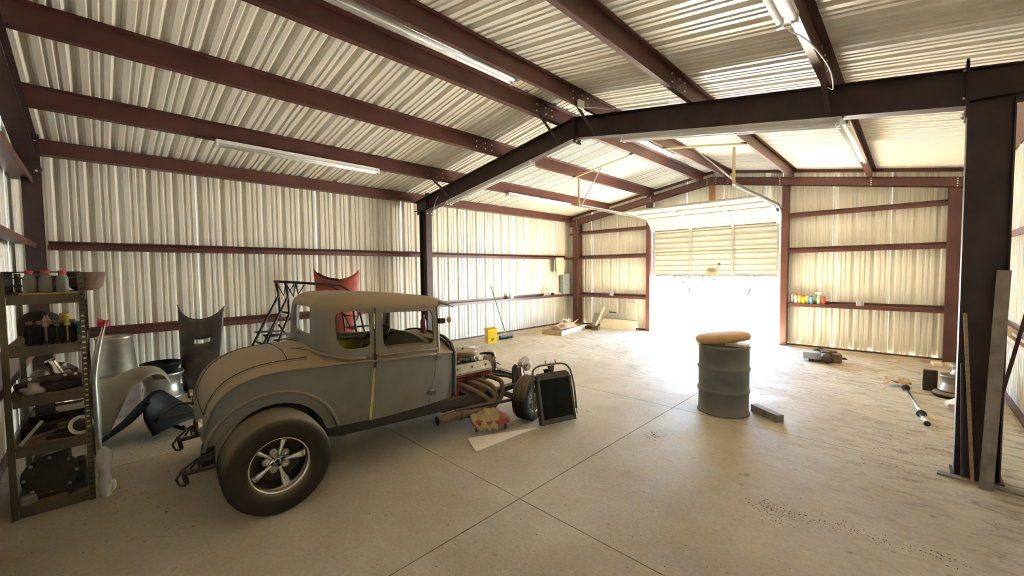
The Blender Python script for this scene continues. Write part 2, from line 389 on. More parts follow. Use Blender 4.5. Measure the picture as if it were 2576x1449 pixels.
frame(-.515,'brown steel frame at the near end behind the loaded shelf',braces=False)
# far end frame: channel rafters on channel posts
FE=thing('end_portal_structure','red oxide channel frame bolted against the far wall around the open door','steel frame',(0,0,0)); FE['kind']='structure'
zfe=lambda x:3.832-SL*abs(x-RX)
for sg in (-1,1):
    xe=RX+sg*(RX-.24)
    for (z0,z1,y0,y1) in ((0,.19,10.775,10.785),(0,.012,10.775,10.83),(.178,.19,10.775,10.83)):
        mb=MB().prism([(RX,zfe(RX)+z0),(xe,zfe(xe)+z0),(xe,zfe(xe)+z1),(RX,zfe(RX)+z1)],y0,y1,axis='y')
        if z0==0 and z1==.19: r=link('end_rafter',recalc(mb.mesh('end_rafter',M['steel'])),FE)
        else: link('flange',recalc(mb.mesh('flange',M['steel'])),r)
    for xb in ([.5,2.98,4.47] if sg<0 else [4.67,4.95,6.02,7.56,8.72]):
        bolts(r,[(xb,10.775,zfe(xb)+d) for d in (.03,.075,.115,.16)],(0,-1,0),.013,.012)
def post(x0,x1,y0,y1,zt,m='steel'):
    # channel post: web faces the room
    mb=MB(); mb.box((x0,y0,0),(x1,y0+.01,zt)); mb.box((x0,y0+.01,0),(x0+.01,y1,zt)); mb.box((x1-.01,y0+.01,0),(x1,y1,zt))
    return mb.obj('post',M[m],FE)
post(.34,.56,10.79,10.99,zfe(.45)+.02); post(8.62,8.82,10.79,10.99,zfe(8.7)+.02)
post(6.07,6.19,10.79,10.99,zfe(6.1)+.02); post(2.85,2.96,10.79,10.99,zfe(2.9)+.02)
MB().box((4.49,10.86,3.08),(4.62,10.93,zfe(4.55)+.03)).obj('wood_post',M['orangewood'],FE)
MB().box((2.96,10.85,3.03),(6.07,10.99,3.10)).obj('door_header',M['steel'],FE)
MB().box((2.97,10.97,0),(2.99,11.06,3.03)).obj('jamb_flashing',M['galv'],FE); MB().box((6.02,10.97,0),(6.04,11.06,3.03)).obj('jamb_flashing',M['galv'],FE)
MB().box((6.04,10.88,0),(6.075,11.0,3.03)).obj('jamb_board',M['wood'],FE)
# ------------- sectional door, part open -------------
door=struct('door_1'); door['label']='cream ribbed sectional overhead door, halfway open'
XL,XR=3.0,6.01
SEC=[((10.95,1.575),(10.95,2.1755)),((10.95,2.175),(10.95,2.7765)),((10.951,2.7755),(10.48,3.118)),((10.4805,3.1178),(9.88,3.165)),((9.8802,3.165),(9.28,3.20))]
def section(p0,p1):
    # local frame: s along the section, n = room-side normal
    a=Vector((0,p0[0],p0[1])); b=Vector((0,p1[0],p1[1])); L=(b-a).length; S=(b-a)/L; Nn=Vector((0,-S.z,S.y))  # into room / down
    if Nn.y>0 or (abs(Nn.y)<.05 and Nn.z>0): Nn=-Nn
    def P(x,s,n): q=a+S*s+Nn*n; return (x,q.y,q.z)
    prof=[(0,0),(.02,0)]
    n=4; w=(L-.04)/n
    for k in range(n):
        s0=.02+k*w; prof+=[(s0+w*.25,0),(s0+w*.34,.012),(s0+w*.66,.012),(s0+w*.75,0)]
    prof+=[(L-.02,0),(L,0)]
    mb=MB(); mb.grid([[P(XL,s,t) for s,t in prof],[P(XR,s,t) for s,t in prof]],sm=False)
    mb.grid([[P(XL,s,-.006) for s,t in prof],[P(XR,s,-.006) for s,t in prof]],sm=False)
    o=mb.obj('door_panel',M['doorp'],door)
    def bar(x0,x1,s0,s1,n0,n1,nm='stile',m='galv'):
        v=[P(x,s,nn) for x in (x0,x1) for s in (s0,s1) for nn in (n0,n1)]
        me=MB(); me.add(v,[(0,1,3,2),(4,6,7,5),(0,4,5,1),(2,3,7,6),(0,2,6,4),(1,5,7,3)]); return link(nm,recalc(me.mesh(nm,M[m])),o)
    for x in (XL,4.0,5.0,XR-.06): bar(x,x+.06,.012,L-.012,.0125,.04)
    bar(XL,XR,0,.014,0,.014 if p0[1]<2.3 else .04,'rail','doorp'); bar(XL,XR,L-.014,L,0,.014 if p1[1]<2.3 else .04,'rail','doorp')
    for x in (XL+.005,4.005,5.005,XR-.055): bar(x,x+.05,L-.05,L+.0,.04,.052,'hinge')
    return o
secs=[section(*s) for s in SEC]
MB().box((4.42,10.88,1.60),(4.68,10.93,1.66)).obj('pull_block',M['orangewood'],door)
MB().box((4.71,10.90,1.85),(4.75,10.93,1.88)).obj('lock_latch',M['black'],door)
MB().tube([(4.72,10.915,1.86),(4.715,10.915,1.70)],.004,6).obj('lock_cable',M['black'],door)
MB().box((XL,10.94,1.555),(XR,10.96,1.575)).obj('bottom_seal',M['black'],door)
for x,sg in ((2.965,1),(6.045,-1)):
    pts=[(x,10.90,.02),(x,10.90,2.72)]+[(x,10.90-.40*(1-math.cos(t)),2.72+.42*math.sin(t)) for t in [PI/2*k/8 for k in range(1,9)]]+[(x,7.42,3.15)]
    mb=MB()
    for i in range(len(pts)-1):
        a,b=Vector(pts[i]),Vector(pts[i+1]); mb.sweep([(-.03,-.012),(.03,-.012),(.03,.012),(.022,.012),(.022,-.006),(-.022,-.006),(-.022,.012),(-.03,.012)],a,b,up=(1,0,0))
    mb.obj('track',M['galv'],door)
    MB().tube([(x+sg*.06,10.93,2.72),(x+sg*.06,10.90,2.95)],.01,6).obj('roller_bracket',M['galv'],door)
    MB().box((x-.02,7.39,3.13),(x+.02,7.42,3.74)).obj('hanger_angle',M['galvy'],door)
    MB().box((x-.02,10.88,3.02),(x+.02,10.95,3.2)).obj('track_bracket',M['galv'],door)
MB().sweep([(-.02,-.02),(.02,-.02),(.02,-.014),(-.014,-.014),(-.014,.02),(-.02,.02)],(2.9,7.27,3.74),(4.32,7.27,3.965)).obj('hanger_angle',M['galvy'],door)
MB().sweep([(-.02,-.02),(.02,-.02),(.02,-.014),(-.014,-.014),(-.014,.02),(-.02,.02)],(4.88,7.30,3.955),(6.26,7.30,3.73)).obj('hanger_angle',M['galvy'],door)
MB().tube([(2.965,7.5,3.16),(3.6,7.29,3.83)],.012,6).obj('sway_brace',M['galv'],door)
MB().tube([(6.045,7.5,3.2),(5.4,7.31,3.86)],.012,6).obj('sway_brace',M['galv'],door)
# ------------- outside -------------
M['sand']=mat('pale_sand',(.55,.53,.49),.9,var=.12,scale=.6,bump=.1,bscale=3)
gr=MB().box((-60,YF+.05,-.2),(70,90,-.02)).obj('ground',M['sand']); gr['kind']='structure'
g2=MB().box((-60,-40,-.2),(70,YN-.1,-.02)).obj('ground',M['sand']); g2['kind']='structure'
MB().box((2.6,YF+.05,-.05),(6.4,YF+1.2,-.005)).obj('apron_slab',M['conc'],floor)
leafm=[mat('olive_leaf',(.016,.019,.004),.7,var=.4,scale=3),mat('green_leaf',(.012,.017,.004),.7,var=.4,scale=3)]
barkm=mat('bark',(.07,.05,.035),.9)
def shrub(x,y,r,h,label,k,stems=6,dens=500):
    T=thing('desert_shrub',label,'shrub',(x,y,-.02),group=None)
    mb=MB(); tips=[]
    for i in range(stems):
        a=random.uniform(0,2*PI); rr=random.uniform(.3,.9)*r
        tip=(rr*math.cos(a),rr*math.sin(a),h*random.uniform(.5,.95)); mid=(tip[0]*.35,tip[1]*.35,tip[2]*.45); tips.append(tip)
        mb.tube([(0,0,0),mid,tip],[.05,.03,.012],5)
    mb.obj('stem',barkm,T)
    mb=MB()
    for i in range(dens):
        t=random.choice(tips); c=Vector((random.gauss(0,1),random.gauss(0,1),random.gauss(0,.8))).normalized()*random.uniform(.1,.45)*r
        p=Vector(t)+c; p.z=max(.1,p.z); s=random.uniform(.07,.16)
        R=Matrix.Rotation(random.uniform(0,6),3,'Z')@Matrix.Rotation(random.uniform(0,3),3,'X')
        mb.add([tuple(p+R@Vector(q)*s) for q in ((-1,-.4,0),(0,-.6,.1),(1,-.1,0),(0,.6,.1))],[(0,1,2,3)])
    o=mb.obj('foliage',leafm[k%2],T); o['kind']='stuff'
    return T
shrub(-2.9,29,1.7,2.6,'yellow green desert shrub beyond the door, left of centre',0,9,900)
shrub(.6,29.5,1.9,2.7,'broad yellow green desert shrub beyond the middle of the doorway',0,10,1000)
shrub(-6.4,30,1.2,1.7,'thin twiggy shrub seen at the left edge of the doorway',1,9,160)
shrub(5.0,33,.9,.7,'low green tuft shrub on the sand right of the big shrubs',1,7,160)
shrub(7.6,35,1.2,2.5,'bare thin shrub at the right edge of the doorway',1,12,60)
# ================= the coupe =================
M['primer']=mat('grey_primer',(.165,.175,.16),.5,var=.10,scale=5,bump=.05,bscale=60,dust=.95,dustc=(.40,.285,.165),spec=.35)
M['olive']=mat('olive_inner_paint',(.46,.41,.07),.6,var=.3,scale=8)
M['rubber']=mat('tyre_rubber',(.011,.010,.009),.75,var=.3,scale=10,dust=.65,dustc=(.33,.27,.18),spec=.12)
M['chrome']=mat('polished_wheel',(.78,.76,.72),.16,metal=1.0,var=.05)
M['alu']=mat('cast_aluminium',(.50,.48,.44),.4,metal=.8,var=.2,scale=12,dust=.3)
M['greasy']=mat('greasy_iron',(.045,.034,.026),.55,var=.5,scale=15,bump=.4,bscale=30,dust=.4,dustc=(.22,.16,.10))
M['rust']=mat('rusty_header',(.15,.085,.05),.75,var=.35,scale=14,bump=.2,dust=.4,dustc=(.36,.27,.18))
M['rustd']=mat('dark_rust_steel',(.055,.028,.018),.7,var=.4,scale=18,dust=.3,dustc=(.2,.14,.09))
M['redeng']=mat('red_engine_paint',(.30,.045,.03),.5,var=.5,scale=16,dust=.35,dustc=(.25,.17,.11))
M['frameblk']=mat('dusty_black_rail',(.02,.018,.017),.5,var=.3,dust=.6,dustc=(.22,.17,.12))
M['dustgold']=mat('dusty_gold_lid',(.45,.33,.19),.5,metal=.3,var=.1,dust=.5,dustc=(.45,.35,.24))
M['dustgold2']=mat('dusty_casting',(.24,.20,.13),.6,var=.3,scale=20,dust=.4)
M['wire']=mat('wire_black',(.02,.02,.02),.5)
M['redtail']=mat('tail_lamp_red',(.25,.02,.02),.2)
CAR=thing('vintage_coupe','grey primered 1930s style coupe body on a bare chassis with exposed engine','car',(4.0434,.9445,0),rz=math.radians(-4.3))
def interp(tab,x):
    if x<=tab[0][0]: return tab[0][1]
    for (a,b),(c,d) in zip(tab,tab[1:]):
        if x<=c: return b+(d-b)*(x-a)/(c-a)
    return tab[-1][1]
def apply_bool(me,cutters,op='DIFFERENCE'):
    o=bpy.data.objects.new('tmp_body',me); COL.objects.link(o); tmp=[o]
    for c in cutters:
        co=bpy.data.objects.new('tmp_cut',c); COL.objects.link(co); tmp.append(co)
        md=o.modifiers.new('b','BOOLEAN'); md.object=co; md.operation=op; md.solver='EXACT'
    dg=bpy.context.evaluated_depsgraph_get(); dg.update(); r=bpy.data.meshes.new_from_object(o.evaluated_get(dg))
    for t in tmp: bpy.data.objects.remove(t)
    return r
def solidify(me,th):
    o=bpy.data.objects.new('tmp_solid',me); COL.objects.link(o); md=o.modifiers.new('s','SOLIDIFY'); md.thickness=th; md.offset=-1; md.use_even_offset=False
    dg=bpy.context.evaluated_depsgraph_get(); dg.update(); r=bpy.data.meshes.new_from_object(o.evaluated_get(dg)); bpy.data.objects.remove(o); return r
def prism_mesh(pts,a,b,axis='x'):
    return recalc(MB().prism(pts,a,b,axis=axis).mesh('cut'))
def smooth_auto(me,ang=40):
    me.polygons.foreach_set('use_smooth',[True]*len(me.polygons)); me.update()
    try: me.set_sharp_from_angle(angle=math.radians(ang))
    except Exception: pass
    return me
def rrect(u0,u1,z0,z1,r,n=5,rs=None):
    rs=rs or [r]*4; c=[(u1,z1,0,rs[0]),(u0,z1,1,rs[1]),(u0,z0,2,rs[2]),(u1,z0,3,rs[3])]; out=[]
    for cx,cz,q,r in c:
        ox=cx-r if cx==u1 else cx+r; oz=cz-r if cz==z1 else cz+r
        for k in range(n+1):
            t=PI/2*(q+k/n); out.append((ox+r*math.cos(t),oz+r*math.sin(t)))
    return out
HB=.68
hwu=lambda u: interp([(-.5,.54),(-.42,.57),(-.3,.615),(-.1,.65),(.2,.675),(.6,.685),(1.2,.68),(1.48,.655),(1.7,.60)],u)
BELT=[(1.70,.905),(1.58,.918),(1.449,.932),(1.2,.945),(.863,.958),(.727,.972),(.465,.985),(.30,.99),(.168,.995),(.03,.992),(-.06,.982),(-.13,.965),(-.194,.940),(-.24,.915),(-.283,.88),(-.315,.845),(-.345,.80),(-.37,.75),(-.39,.69),(-.405,.63),(-.415,.57),(-.42,.53)]
CEN=[(1.70,1.065),(1.58,1.075),(1.449,1.085),(1.2,1.09),(.863,1.10),(.727,1.10),(.50,1.10),(.38,1.095),(.22,1.085),(.06,1.072),(-.05,1.055),(-.12,1.03),(-.18,1.003),(-.23,.975),(-.275,.94),(-.315,.895),(-.345,.85),(-.375,.79),(-.40,.71),(-.417,.63),(-.425,.57),(-.425,.52)]
def lower_shell():
    nB=len(BELT); D=[]
    for i,(u,z) in enumerate(BELT):
        ub=u if u>-.2 else -.2-( -.2-u)*.9; zb=interp([(-.5,.50),(-.40,.50),(-.3,.50),(.0,.50),(.45,.45),(.8,.435),(1.7,.435)],ub); D.append((ub,zb))
    rows=[]; NS=7; NT=14
    for i in range(nB):
        u,z=BELT[i]; ub,zb=D[i]; cu_,cz=CEN[i]; row=[]
        for s in range(NS):     # right side, bottom to belt
            t=s/NS; uu=ub+(u-ub)*t; zz=zb+(z-zb)*t; bul=math.sin(PI*min(1,t*.9+.1))*.012
            row.append((hwu(uu)-.02*(1-t)**2+bul-.012,uu,zz))
        for s in range(NT+1):   # over the top
            v=math.cos(PI*s/NT); w=hwu(u)*v; k=(1-abs(v)**2.6)
            row.append((w,u+(cu_-u)*k,z+(cz-z)*k))
        for s in range(NS-1,-1,-1):
            t=s/NS; uu=ub+(u-ub)*t; zz=zb+(z-zb)*t; bul=math.sin(PI*min(1,t*.9+.1))*.012
            row.append((-(hwu(uu)-.02*(1-t)**2+bul-.012),uu,zz))
        rows.append(row)
    # resample along the length for smoothness
    fine=[]
    for i in range(nB-1):
        n=max(1,int(abs(BELT[i][0]-BELT[i+1][0])/.09)); 
        for k in range(n): fine.append([tuple(a[j]+(b[j]-a[j])*k/n for j in range(3)) for a,b in zip(rows[i],rows[i+1])])
    fine.append(rows[-1])
    me=MB().grid(fine,flip=False).mesh('shell',M['primer']); bm=bmesh.new(); bm.from_mesh(me)
    # tail pan closes the rear bottom edge
    bm.to_mesh(me); bm.free()
    return solidify(me,.012)
SH=lower_shell(); SH.materials.clear(); SH.materials.append(M['primer'])
arch=lambda x0,x1,r=.372: recalc(MB().prism([(.03+r*math.cos(2*PI*k/40),.375+r*math.sin(2*PI*k/40)) for k in range(40)],x0,x1,axis='x').mesh('c'))
DOOR=[(.848,1.50),(.848,1.41),(.835,1.15),(.822,1.0),(.795,.70),(.768,.38),(1.33,.38),(1.352,.44),(1.42,.72),(1.449,.92),(1.478,1.0),(1.495,1.20),(1.505,1.405),(1.505,1.50)]
def grow(pts,d):
    cx=sum(p[0] for p in pts)/len(pts); cz=.95; return [(p[0]+(d if p[0]>cx else -d),p[1]) for p in pts]
doortop=1.43
DOORC=[(u,min(z,interp([(.8,1.432),(1.6,1.395)],u))) for u,z in DOOR]
opening=recalc(MB().prism(rrect(.44,1.44,.55,1.6,.1),-.60,.60,axis='x').mesh('c'))   # cab interior through the deck line
DOORG=[(p[0]+(.006 if p[0]>1.1 else (-.024 if p[1]<1.0 else -.010)),p[1]) for p in DOORC]
body_low=apply_bool(SH,[arch(.40,.9),arch(-.9,-.40),opening,prism_mesh(DOORG,.45,.9),])
door_low=apply_bool(SH,[prism_mesh(DOORC,.45,.9)],'INTERSECT')
# ---- cab ----
def cab_ring(u0,u1,hw,r0,r1,z,tilt=0,n=8,bow=.0):
    """rounded rectangle in plan; r0 rear corner radius, r1 front corner radius"""
    P=[]
    def arc(cu,cv,r,a0,a1):
        for k in range(n+1):
            t=a0+(a1-a0)*k/n; P.append((cv+r*math.sin(t),cu+r*math.cos(t)))
    hwf=hw-.03
    # go: front right -> rear right -> rear left -> front left
    S=6
    arc(u1-r1,hwf-r1,r1,0,PI/2)
    for k in range(1,S): t=k/S; P.append((hwf+(hw-hwf)*math.sin(t*PI/2),u1-r1+(u0+r0-(u1-r1))*t))
    arc(u0+r0,hw-r0,r0,PI/2,PI)
    for k in range(1,S): t=k/S; P.append((hw-r0-(2*(hw-r0))*t,u0))
    arc(u0+r0,-(hw-r0),r0,PI,1.5*PI)
    for k in range(1,S): t=k/S; P.append((-(hw+(hwf-hw)*math.sin(t*PI/2)),u0+r0+(u1-r1-(u0+r0))*t))
    arc(u1-r1,-(hwf-r1),r1,1.5*PI,2*PI)
    for k in range(1,S): t=k/S; P.append((-(hwf-r1)+2*(hwf-r1)*t,u1))
    return [(x,y,z+tilt*(.57-y)) for x,y in P]
def cab_shell():
    R=[]
    #      u0   u1    hw   r0  r1  z    tilt
    spec=[(.375,1.515,.665,.20,.03,.93,0),(.378,1.515,.665,.21,.03,.975,0),(.384,1.520,.652,.22,.03,1.03,0),(.386,1.525,.640,.23,.03,1.15,0),(.388,1.530,.628,.24,.03,1.28,.0),
          (.390,1.535,.618,.25,.035,1.375,.02),(.395,1.54,.612,.26,.04,1.425,.05),(.402,1.56,.606,.26,.05,1.455,.06),(.418,1.60,.590,.26,.06,1.487,.065),(.445,1.62,.560,.25,.08,1.520,.07),
          (.485,1.60,.510,.24,.10,1.547,.075),(.55,1.56,.44,.22,.12,1.566,.078),(.65,1.48,.33,.18,.12,1.578,.08),(.80,1.35,.18,.10,.08,1.586,.082)]
    for s in spec: R.append(cab_ring(*s))
    n=len(R[0]); V=[p for r in R for p in r]; F_=[]
    for i in range(len(R)-1): F_+=[(i*n+j,i*n+(j+1)%n,(i+1)*n+(j+1)%n,(i+1)*n+j) for j in range(n)]
    F_.append(tuple((len(R)-1)*n+j for j in range(n)))
    me=bpy.data.meshes.new('cab'); me.from_pydata(V,[],F_); me.materials.append(M['primer'])
    bm=bmesh.new(); bm.from_mesh(me); bmesh.ops.recalc_face_normals(bm,faces=bm.faces)
    if sum(f.normal.z for f in bm.faces if f.calc_center_median().z>1.55)<0: bmesh.ops.reverse_faces(bm,faces=bm.faces)
    bm.to_mesh(me); bm.free()
    return solidify(me,.022)
CB=cab_shell(); CB.materials.clear(); CB.materials.append(M['primer'])
QW=rrect(.508,.795,1.085,1.415,.07,rs=[.035,.06,.12,.05])
DW=rrect(.905,1.448,1.045,1.372,.05,rs=[.04,.02,.055,.05])
def shear(pts,k=-.05,u0=1.15): return [(u,z+k*(u-u0)) for u,z in pts]
DWs=shear(DW,-.045)
RW=rrect(-.27,.27,1.195,1.445,.04)
WS=rrect(-.56,.56,1.06,1.37,.04)
cuts=[prism_mesh(QW,.5,.8),prism_mesh(QW,-.8,-.5),prism_mesh(RW,.30,.50,axis='y'),prism_mesh(WS,1.42,1.66,axis='y')]
dbox=prism_mesh(DOORG,.48,.9)
cab=apply_bool(CB,cuts+[dbox,prism_mesh(DWs,-.8,-.5)])
door_up=apply_bool(apply_bool(CB,[prism_mesh(DOORC,.48,.9)],'INTERSECT'),[prism_mesh(DWs,.4,.9)])
# door frame ledge: open bottom of door ring from cab overlaps the lower skin; join both
def join_meshes(ms,name):
    bm=bmesh.new(); 
    for m_ in ms: bm.from_mesh(m_)
    me=bpy.data.meshes.new(name); bm.to_mesh(me); bm.free(); return me
bl=link('body',smooth_auto(body_low),CAR); ca=link('cab',smooth_auto(cab),CAR); ca['label']='grey primer cab with dusty tan roof'
for o in (bl,ca):
    if not o.data.materials: o.data.materials.append(M['primer'])
DO=bpy.data.objects.new('door',None); COL.objects.link(DO); DO.parent=CAR
# hinge line at front edge; door sprung open about 1.5 deg
DO.location=(.66,1.45,0); DO.rotation_euler=(0,0,math.radians(1.6))
def shift(me,d): me.transform(Matrix.Translation(d)); return me
for nm,me in (('door_skin',door_low),('window_frame',door_up)):
    me=shift(smooth_auto(me),(-.66,-1.45,0)); me.materials.clear(); me.materials.append(M['primer']); link(nm,me,DO)
def bead(pts,r,name,parent,m='primer',flat=.6):
    return MB().tube(pts,r,8).obj(name,M[m],parent)
off=lambda o:(o[0]-.66,o[1]-1.45,o[2])
zb_=lambda u: interp(sorted(BELT),u)
# belt mouldings: lower bead all along, upper bead round the cab
us=[1.68-.05*k for k in range(0,5)]
bead([(hwu(u)+.000,u,zb_(u)) for u in (1.69,1.6,1.5,1.462)],.009,'belt_bead',CAR)
lowb=[(hwu(u)+.002,u,z) for u,z in BELT if u<.83]; lowb=[(hwu(.832)+.002,.832,zb_(.832))]+lowb
bead(lowb[:-1],.009,'belt_bead',CAR)
for sx in (-1,):
    bead([(sx*(hwu(u)+.002),u,z) for u,z in BELT],.009,'belt_bead',CAR)
bead([off((hwu(u)+.002,u,zb_(u))) for u in (1.44,1.3,1.15,1.0,.9,.832)],.009,'belt_bead',DO)
bead([off((.668,u,1.005-.03*(u-.8))) for u in (1.46,1.3,1.15,1.0,.9,.835)],.010,'belt_bead',DO)
# upper bead: sweeps from cowl? only behind the door, round the back of the cab
ring=cab_ring(.370,1.52,.668,.21,.03,1.0)
rb=[p for p in ring if p[1]<.84 and p[0]>-.7]
rb2=[]
for p in ring:
    if p[1]<.83: rb2.append((p[0],p[1],1.0+.075*max(0,min(1,(.62-p[1])/.25))))
rb2.sort(key=lambda p: -math.atan2(p[0],-(p[1]-.9)))
bead(rb2,.013,'cab_bead',CAR)
# deck lid seam and side crease
def deckpt(t,vv):   # t index float into BELT/CEN, vv -1..1
    i=int(t); f=t-i; a,b=BELT[i],BELT[min(i+1,len(BELT)-1)]; c,d=CEN[i],CEN[min(i+1,len(CEN)-1)]
    u=a[0]+(b[0]-a[0])*f; z=a[1]+(b[1]-a[1])*f; cu_=c[0]+(d[0]-c[0])*f; cz=c[1]+(d[1]-c[1])*f
    k=1-abs(vv)**2.6; return (hwu(u)*vv,u+(cu_-u)*k,z+(cz-z)*k+.001)
M['seam']=mat('panel_gap',(.03,.028,.022),.8)
for sv in (.74,-.74):
    MB().tube([deckpt(7.3+(18.2-7.3)*k/30,sv*(1-.12*(k/30))) for k in range(31)],.0035,6).obj('deck_seam',M['seam'],CAR)
    MB().tube([tuple(a+b for a,b in zip(deckpt(7.3+(18.2-7.3)*k/30,sv*1.07*(1-.10*(k/30))),(0,0,.0))) for k in range(31)],.005,6).obj('deck_bead',M['primer'],CAR)
MB().tube([deckpt(18.2,.65-1.3*k/10) for k in range(11)],.0035,6).obj('deck_seam',M['seam'],CAR)
MB().tube([deckpt(8.3,.74-1.48*k/14) for k in range(15)],.003,6).obj('deck_seam',M['seam'],CAR)
# wheel arch lip
for sx in (1,-1):
    pts=[]
    for k in range(0,25):
        t=math.radians(-14+ (208)*k/24); u=.03+.46*math.cos(t); z=.375+.46*math.sin(t)
        if z>.44: pts.append((sx*(hwu(u)-.004),u,z))
    MB().tube(pts,.013,8).obj('arch_bead',M['primer'],CAR)
    # inner wheel house
    ho=[]
    for k in range(17):
        t=math.radians(-10+200*k/16); ho.append([(sx*.40,.03+.375*math.cos(t),.375+.375*math.sin(t)),(sx*.655,.03+.375*math.cos(t),.375+.375*math.sin(t))])
    MB().grid(ho).obj('wheel_house',M['primer'],CAR)
    MB().prism([(.03+.46*math.cos(math.radians(a)),.375+.46*math.sin(math.radians(a))) for a in range(-10,191,10)],sx*.395,sx*.405,axis='x').obj('inner_panel',M['frameblk'],CAR)
# visor
vz=[]
for k in range(13):
    v=-.60+1.2*k/12; c=1-abs(v/.60)**3
    vz.append([(v,1.545,1.435+.05*c-.02*(1-c)),(v,1.62,1.425+.05*c-.02*(1-c)),(v*.98,1.70,1.375+.025*c)])
vo=MB().grid(vz).mesh('visor',M['primer']); link('visor',solidify(vo,.012),CAR)
# interior: floor, far door inner skin in olive, seat riser, dash
MB().box((-.62,.40,.44),(.62,1.50,.455)).obj('floor_pan',M['rustd'],CAR)
ip=MB().prism([(u,z) for u,z in [(.46,.46),(1.44,.46),(1.46,.92),(1.2,1.0),(.46,1.01)]],-.655,-.61,axis='x').obj('inner_side_panel',M['olive'],CAR)
MB().box((-.62,.46,.99),(-.58,1.44,1.012)).obj('sill_cap',M['primer'],CAR)
MB().prism([(.42,.455),(.52,.455),(.56,1.0),(.44,1.02)],-.60,.60,axis='x').obj('seat_back',M['olive'],CAR)
da=[(-.60,.80),(.60,.80),(.60,.86),(.5,.96),(.3,1.03),(0,1.055),(-.3,1.03),(-.5,.96),(-.60,.86)]
MB().prism(da,1.46,1.475,axis='y').obj('dashboard',M['primer'],CAR)
fw=[(-.585,.44),(.585,.44),(.60,.90),(.54,.985),(.40,1.035),(.2,1.06),(0,1.066),(-.2,1.06),(-.40,1.035),(-.54,.985),(-.60,.90)]
fwo=MB().prism(fw,1.66,1.675,axis='y').obj('firewall',M['rustd'],CAR)
# cowl edge moulding (double bead)
for uu,rr in ((1.70,.012),(1.675,.008)):
    MB().tube([(p[0]*1.02,uu,p[1]+.012) for p in fw[1:]]+[(fw[0][0]*1.02,uu,fw[0][1])],rr,8).obj('cowl_bead',M['primer'] if rr>.01 else M['seam'],CAR)
# steering wheel
sw=MB(); C=Vector((-.30,1.22,1.02)); ax=Vector((0,-.62,.78)).normalized(); e1=Vector((1,0,0)); e2=ax.cross(e1)
sw.tube([tuple(C+e1*.19*math.cos(2*PI*k/28)+e2*.19*math.sin(2*PI*k/28)) for k in range(28)],.012,8,closed=True)
for a in (0.3,2.4,4.5): sw.tube([tuple(C-ax*.03),tuple(C+e1*.19*math.cos(a)+e2*.19*math.sin(a))],.008,6)
swo=sw.obj('steering_wheel',M['black'],CAR); MB().tube([tuple(C),tuple(C-ax*.62)],.02,8).obj('steering_column',M['alu'],CAR)
MB().tube([(.05,1.05,.45),(.0,1.10,.80),(.0,1.13,.98)],.007,6).obj('shift_lever',M['chrome'],CAR); 
# hinges and latch
for zz,uu in ((.905,1.452),(.565,1.385)):
    me=bevel(MB().box((.655,uu-.035,zz-.028),(.705,uu+.03,zz+.022)).mesh('hinge'),.008,2); me.materials.append(M['primer']); link('hinge',me,CAR)
MB().box((.66,1.47,1.235),(.70,1.53,1.285)).obj('hinge',M['frameblk'],CAR)
me=MB().ball((.725,1.56,1.27),.03,8,sc=(.7,1,1)).mesh('mirror_stub',M['dustgold']); link('mirror_stub',me,CAR)
MB().tube([off((.672,.875,.955)),off((.682,.875,.955))],.010,6).obj('latch_hole',M['black'],DO)
MB().box(off((.625,.778,.45)),off((.650,.795,.93))).obj('door_edge',M['olive'],DO)
M['yedge']=mat('yellow_edge_paint',(.62,.56,.17),.6,var=.25,scale=20)
MB().prism([(.748,.44),(.771,.44),(.787,.60),(.764,.60)],.62,.672,axis='x').obj('door_jamb',M['yedge'],CAR); MB().prism([(.764,.60),(.787,.60),(.818,.90),(.797,.90)],.62,.679,axis='x').obj('door_jamb',M['yedge'],CAR)
MB().prism([(.797,.905),(.818,.905),(.83,1.02),(.808,1.02)],.62,.680,axis='x').obj('jamb_rust',M['rustd'],CAR)
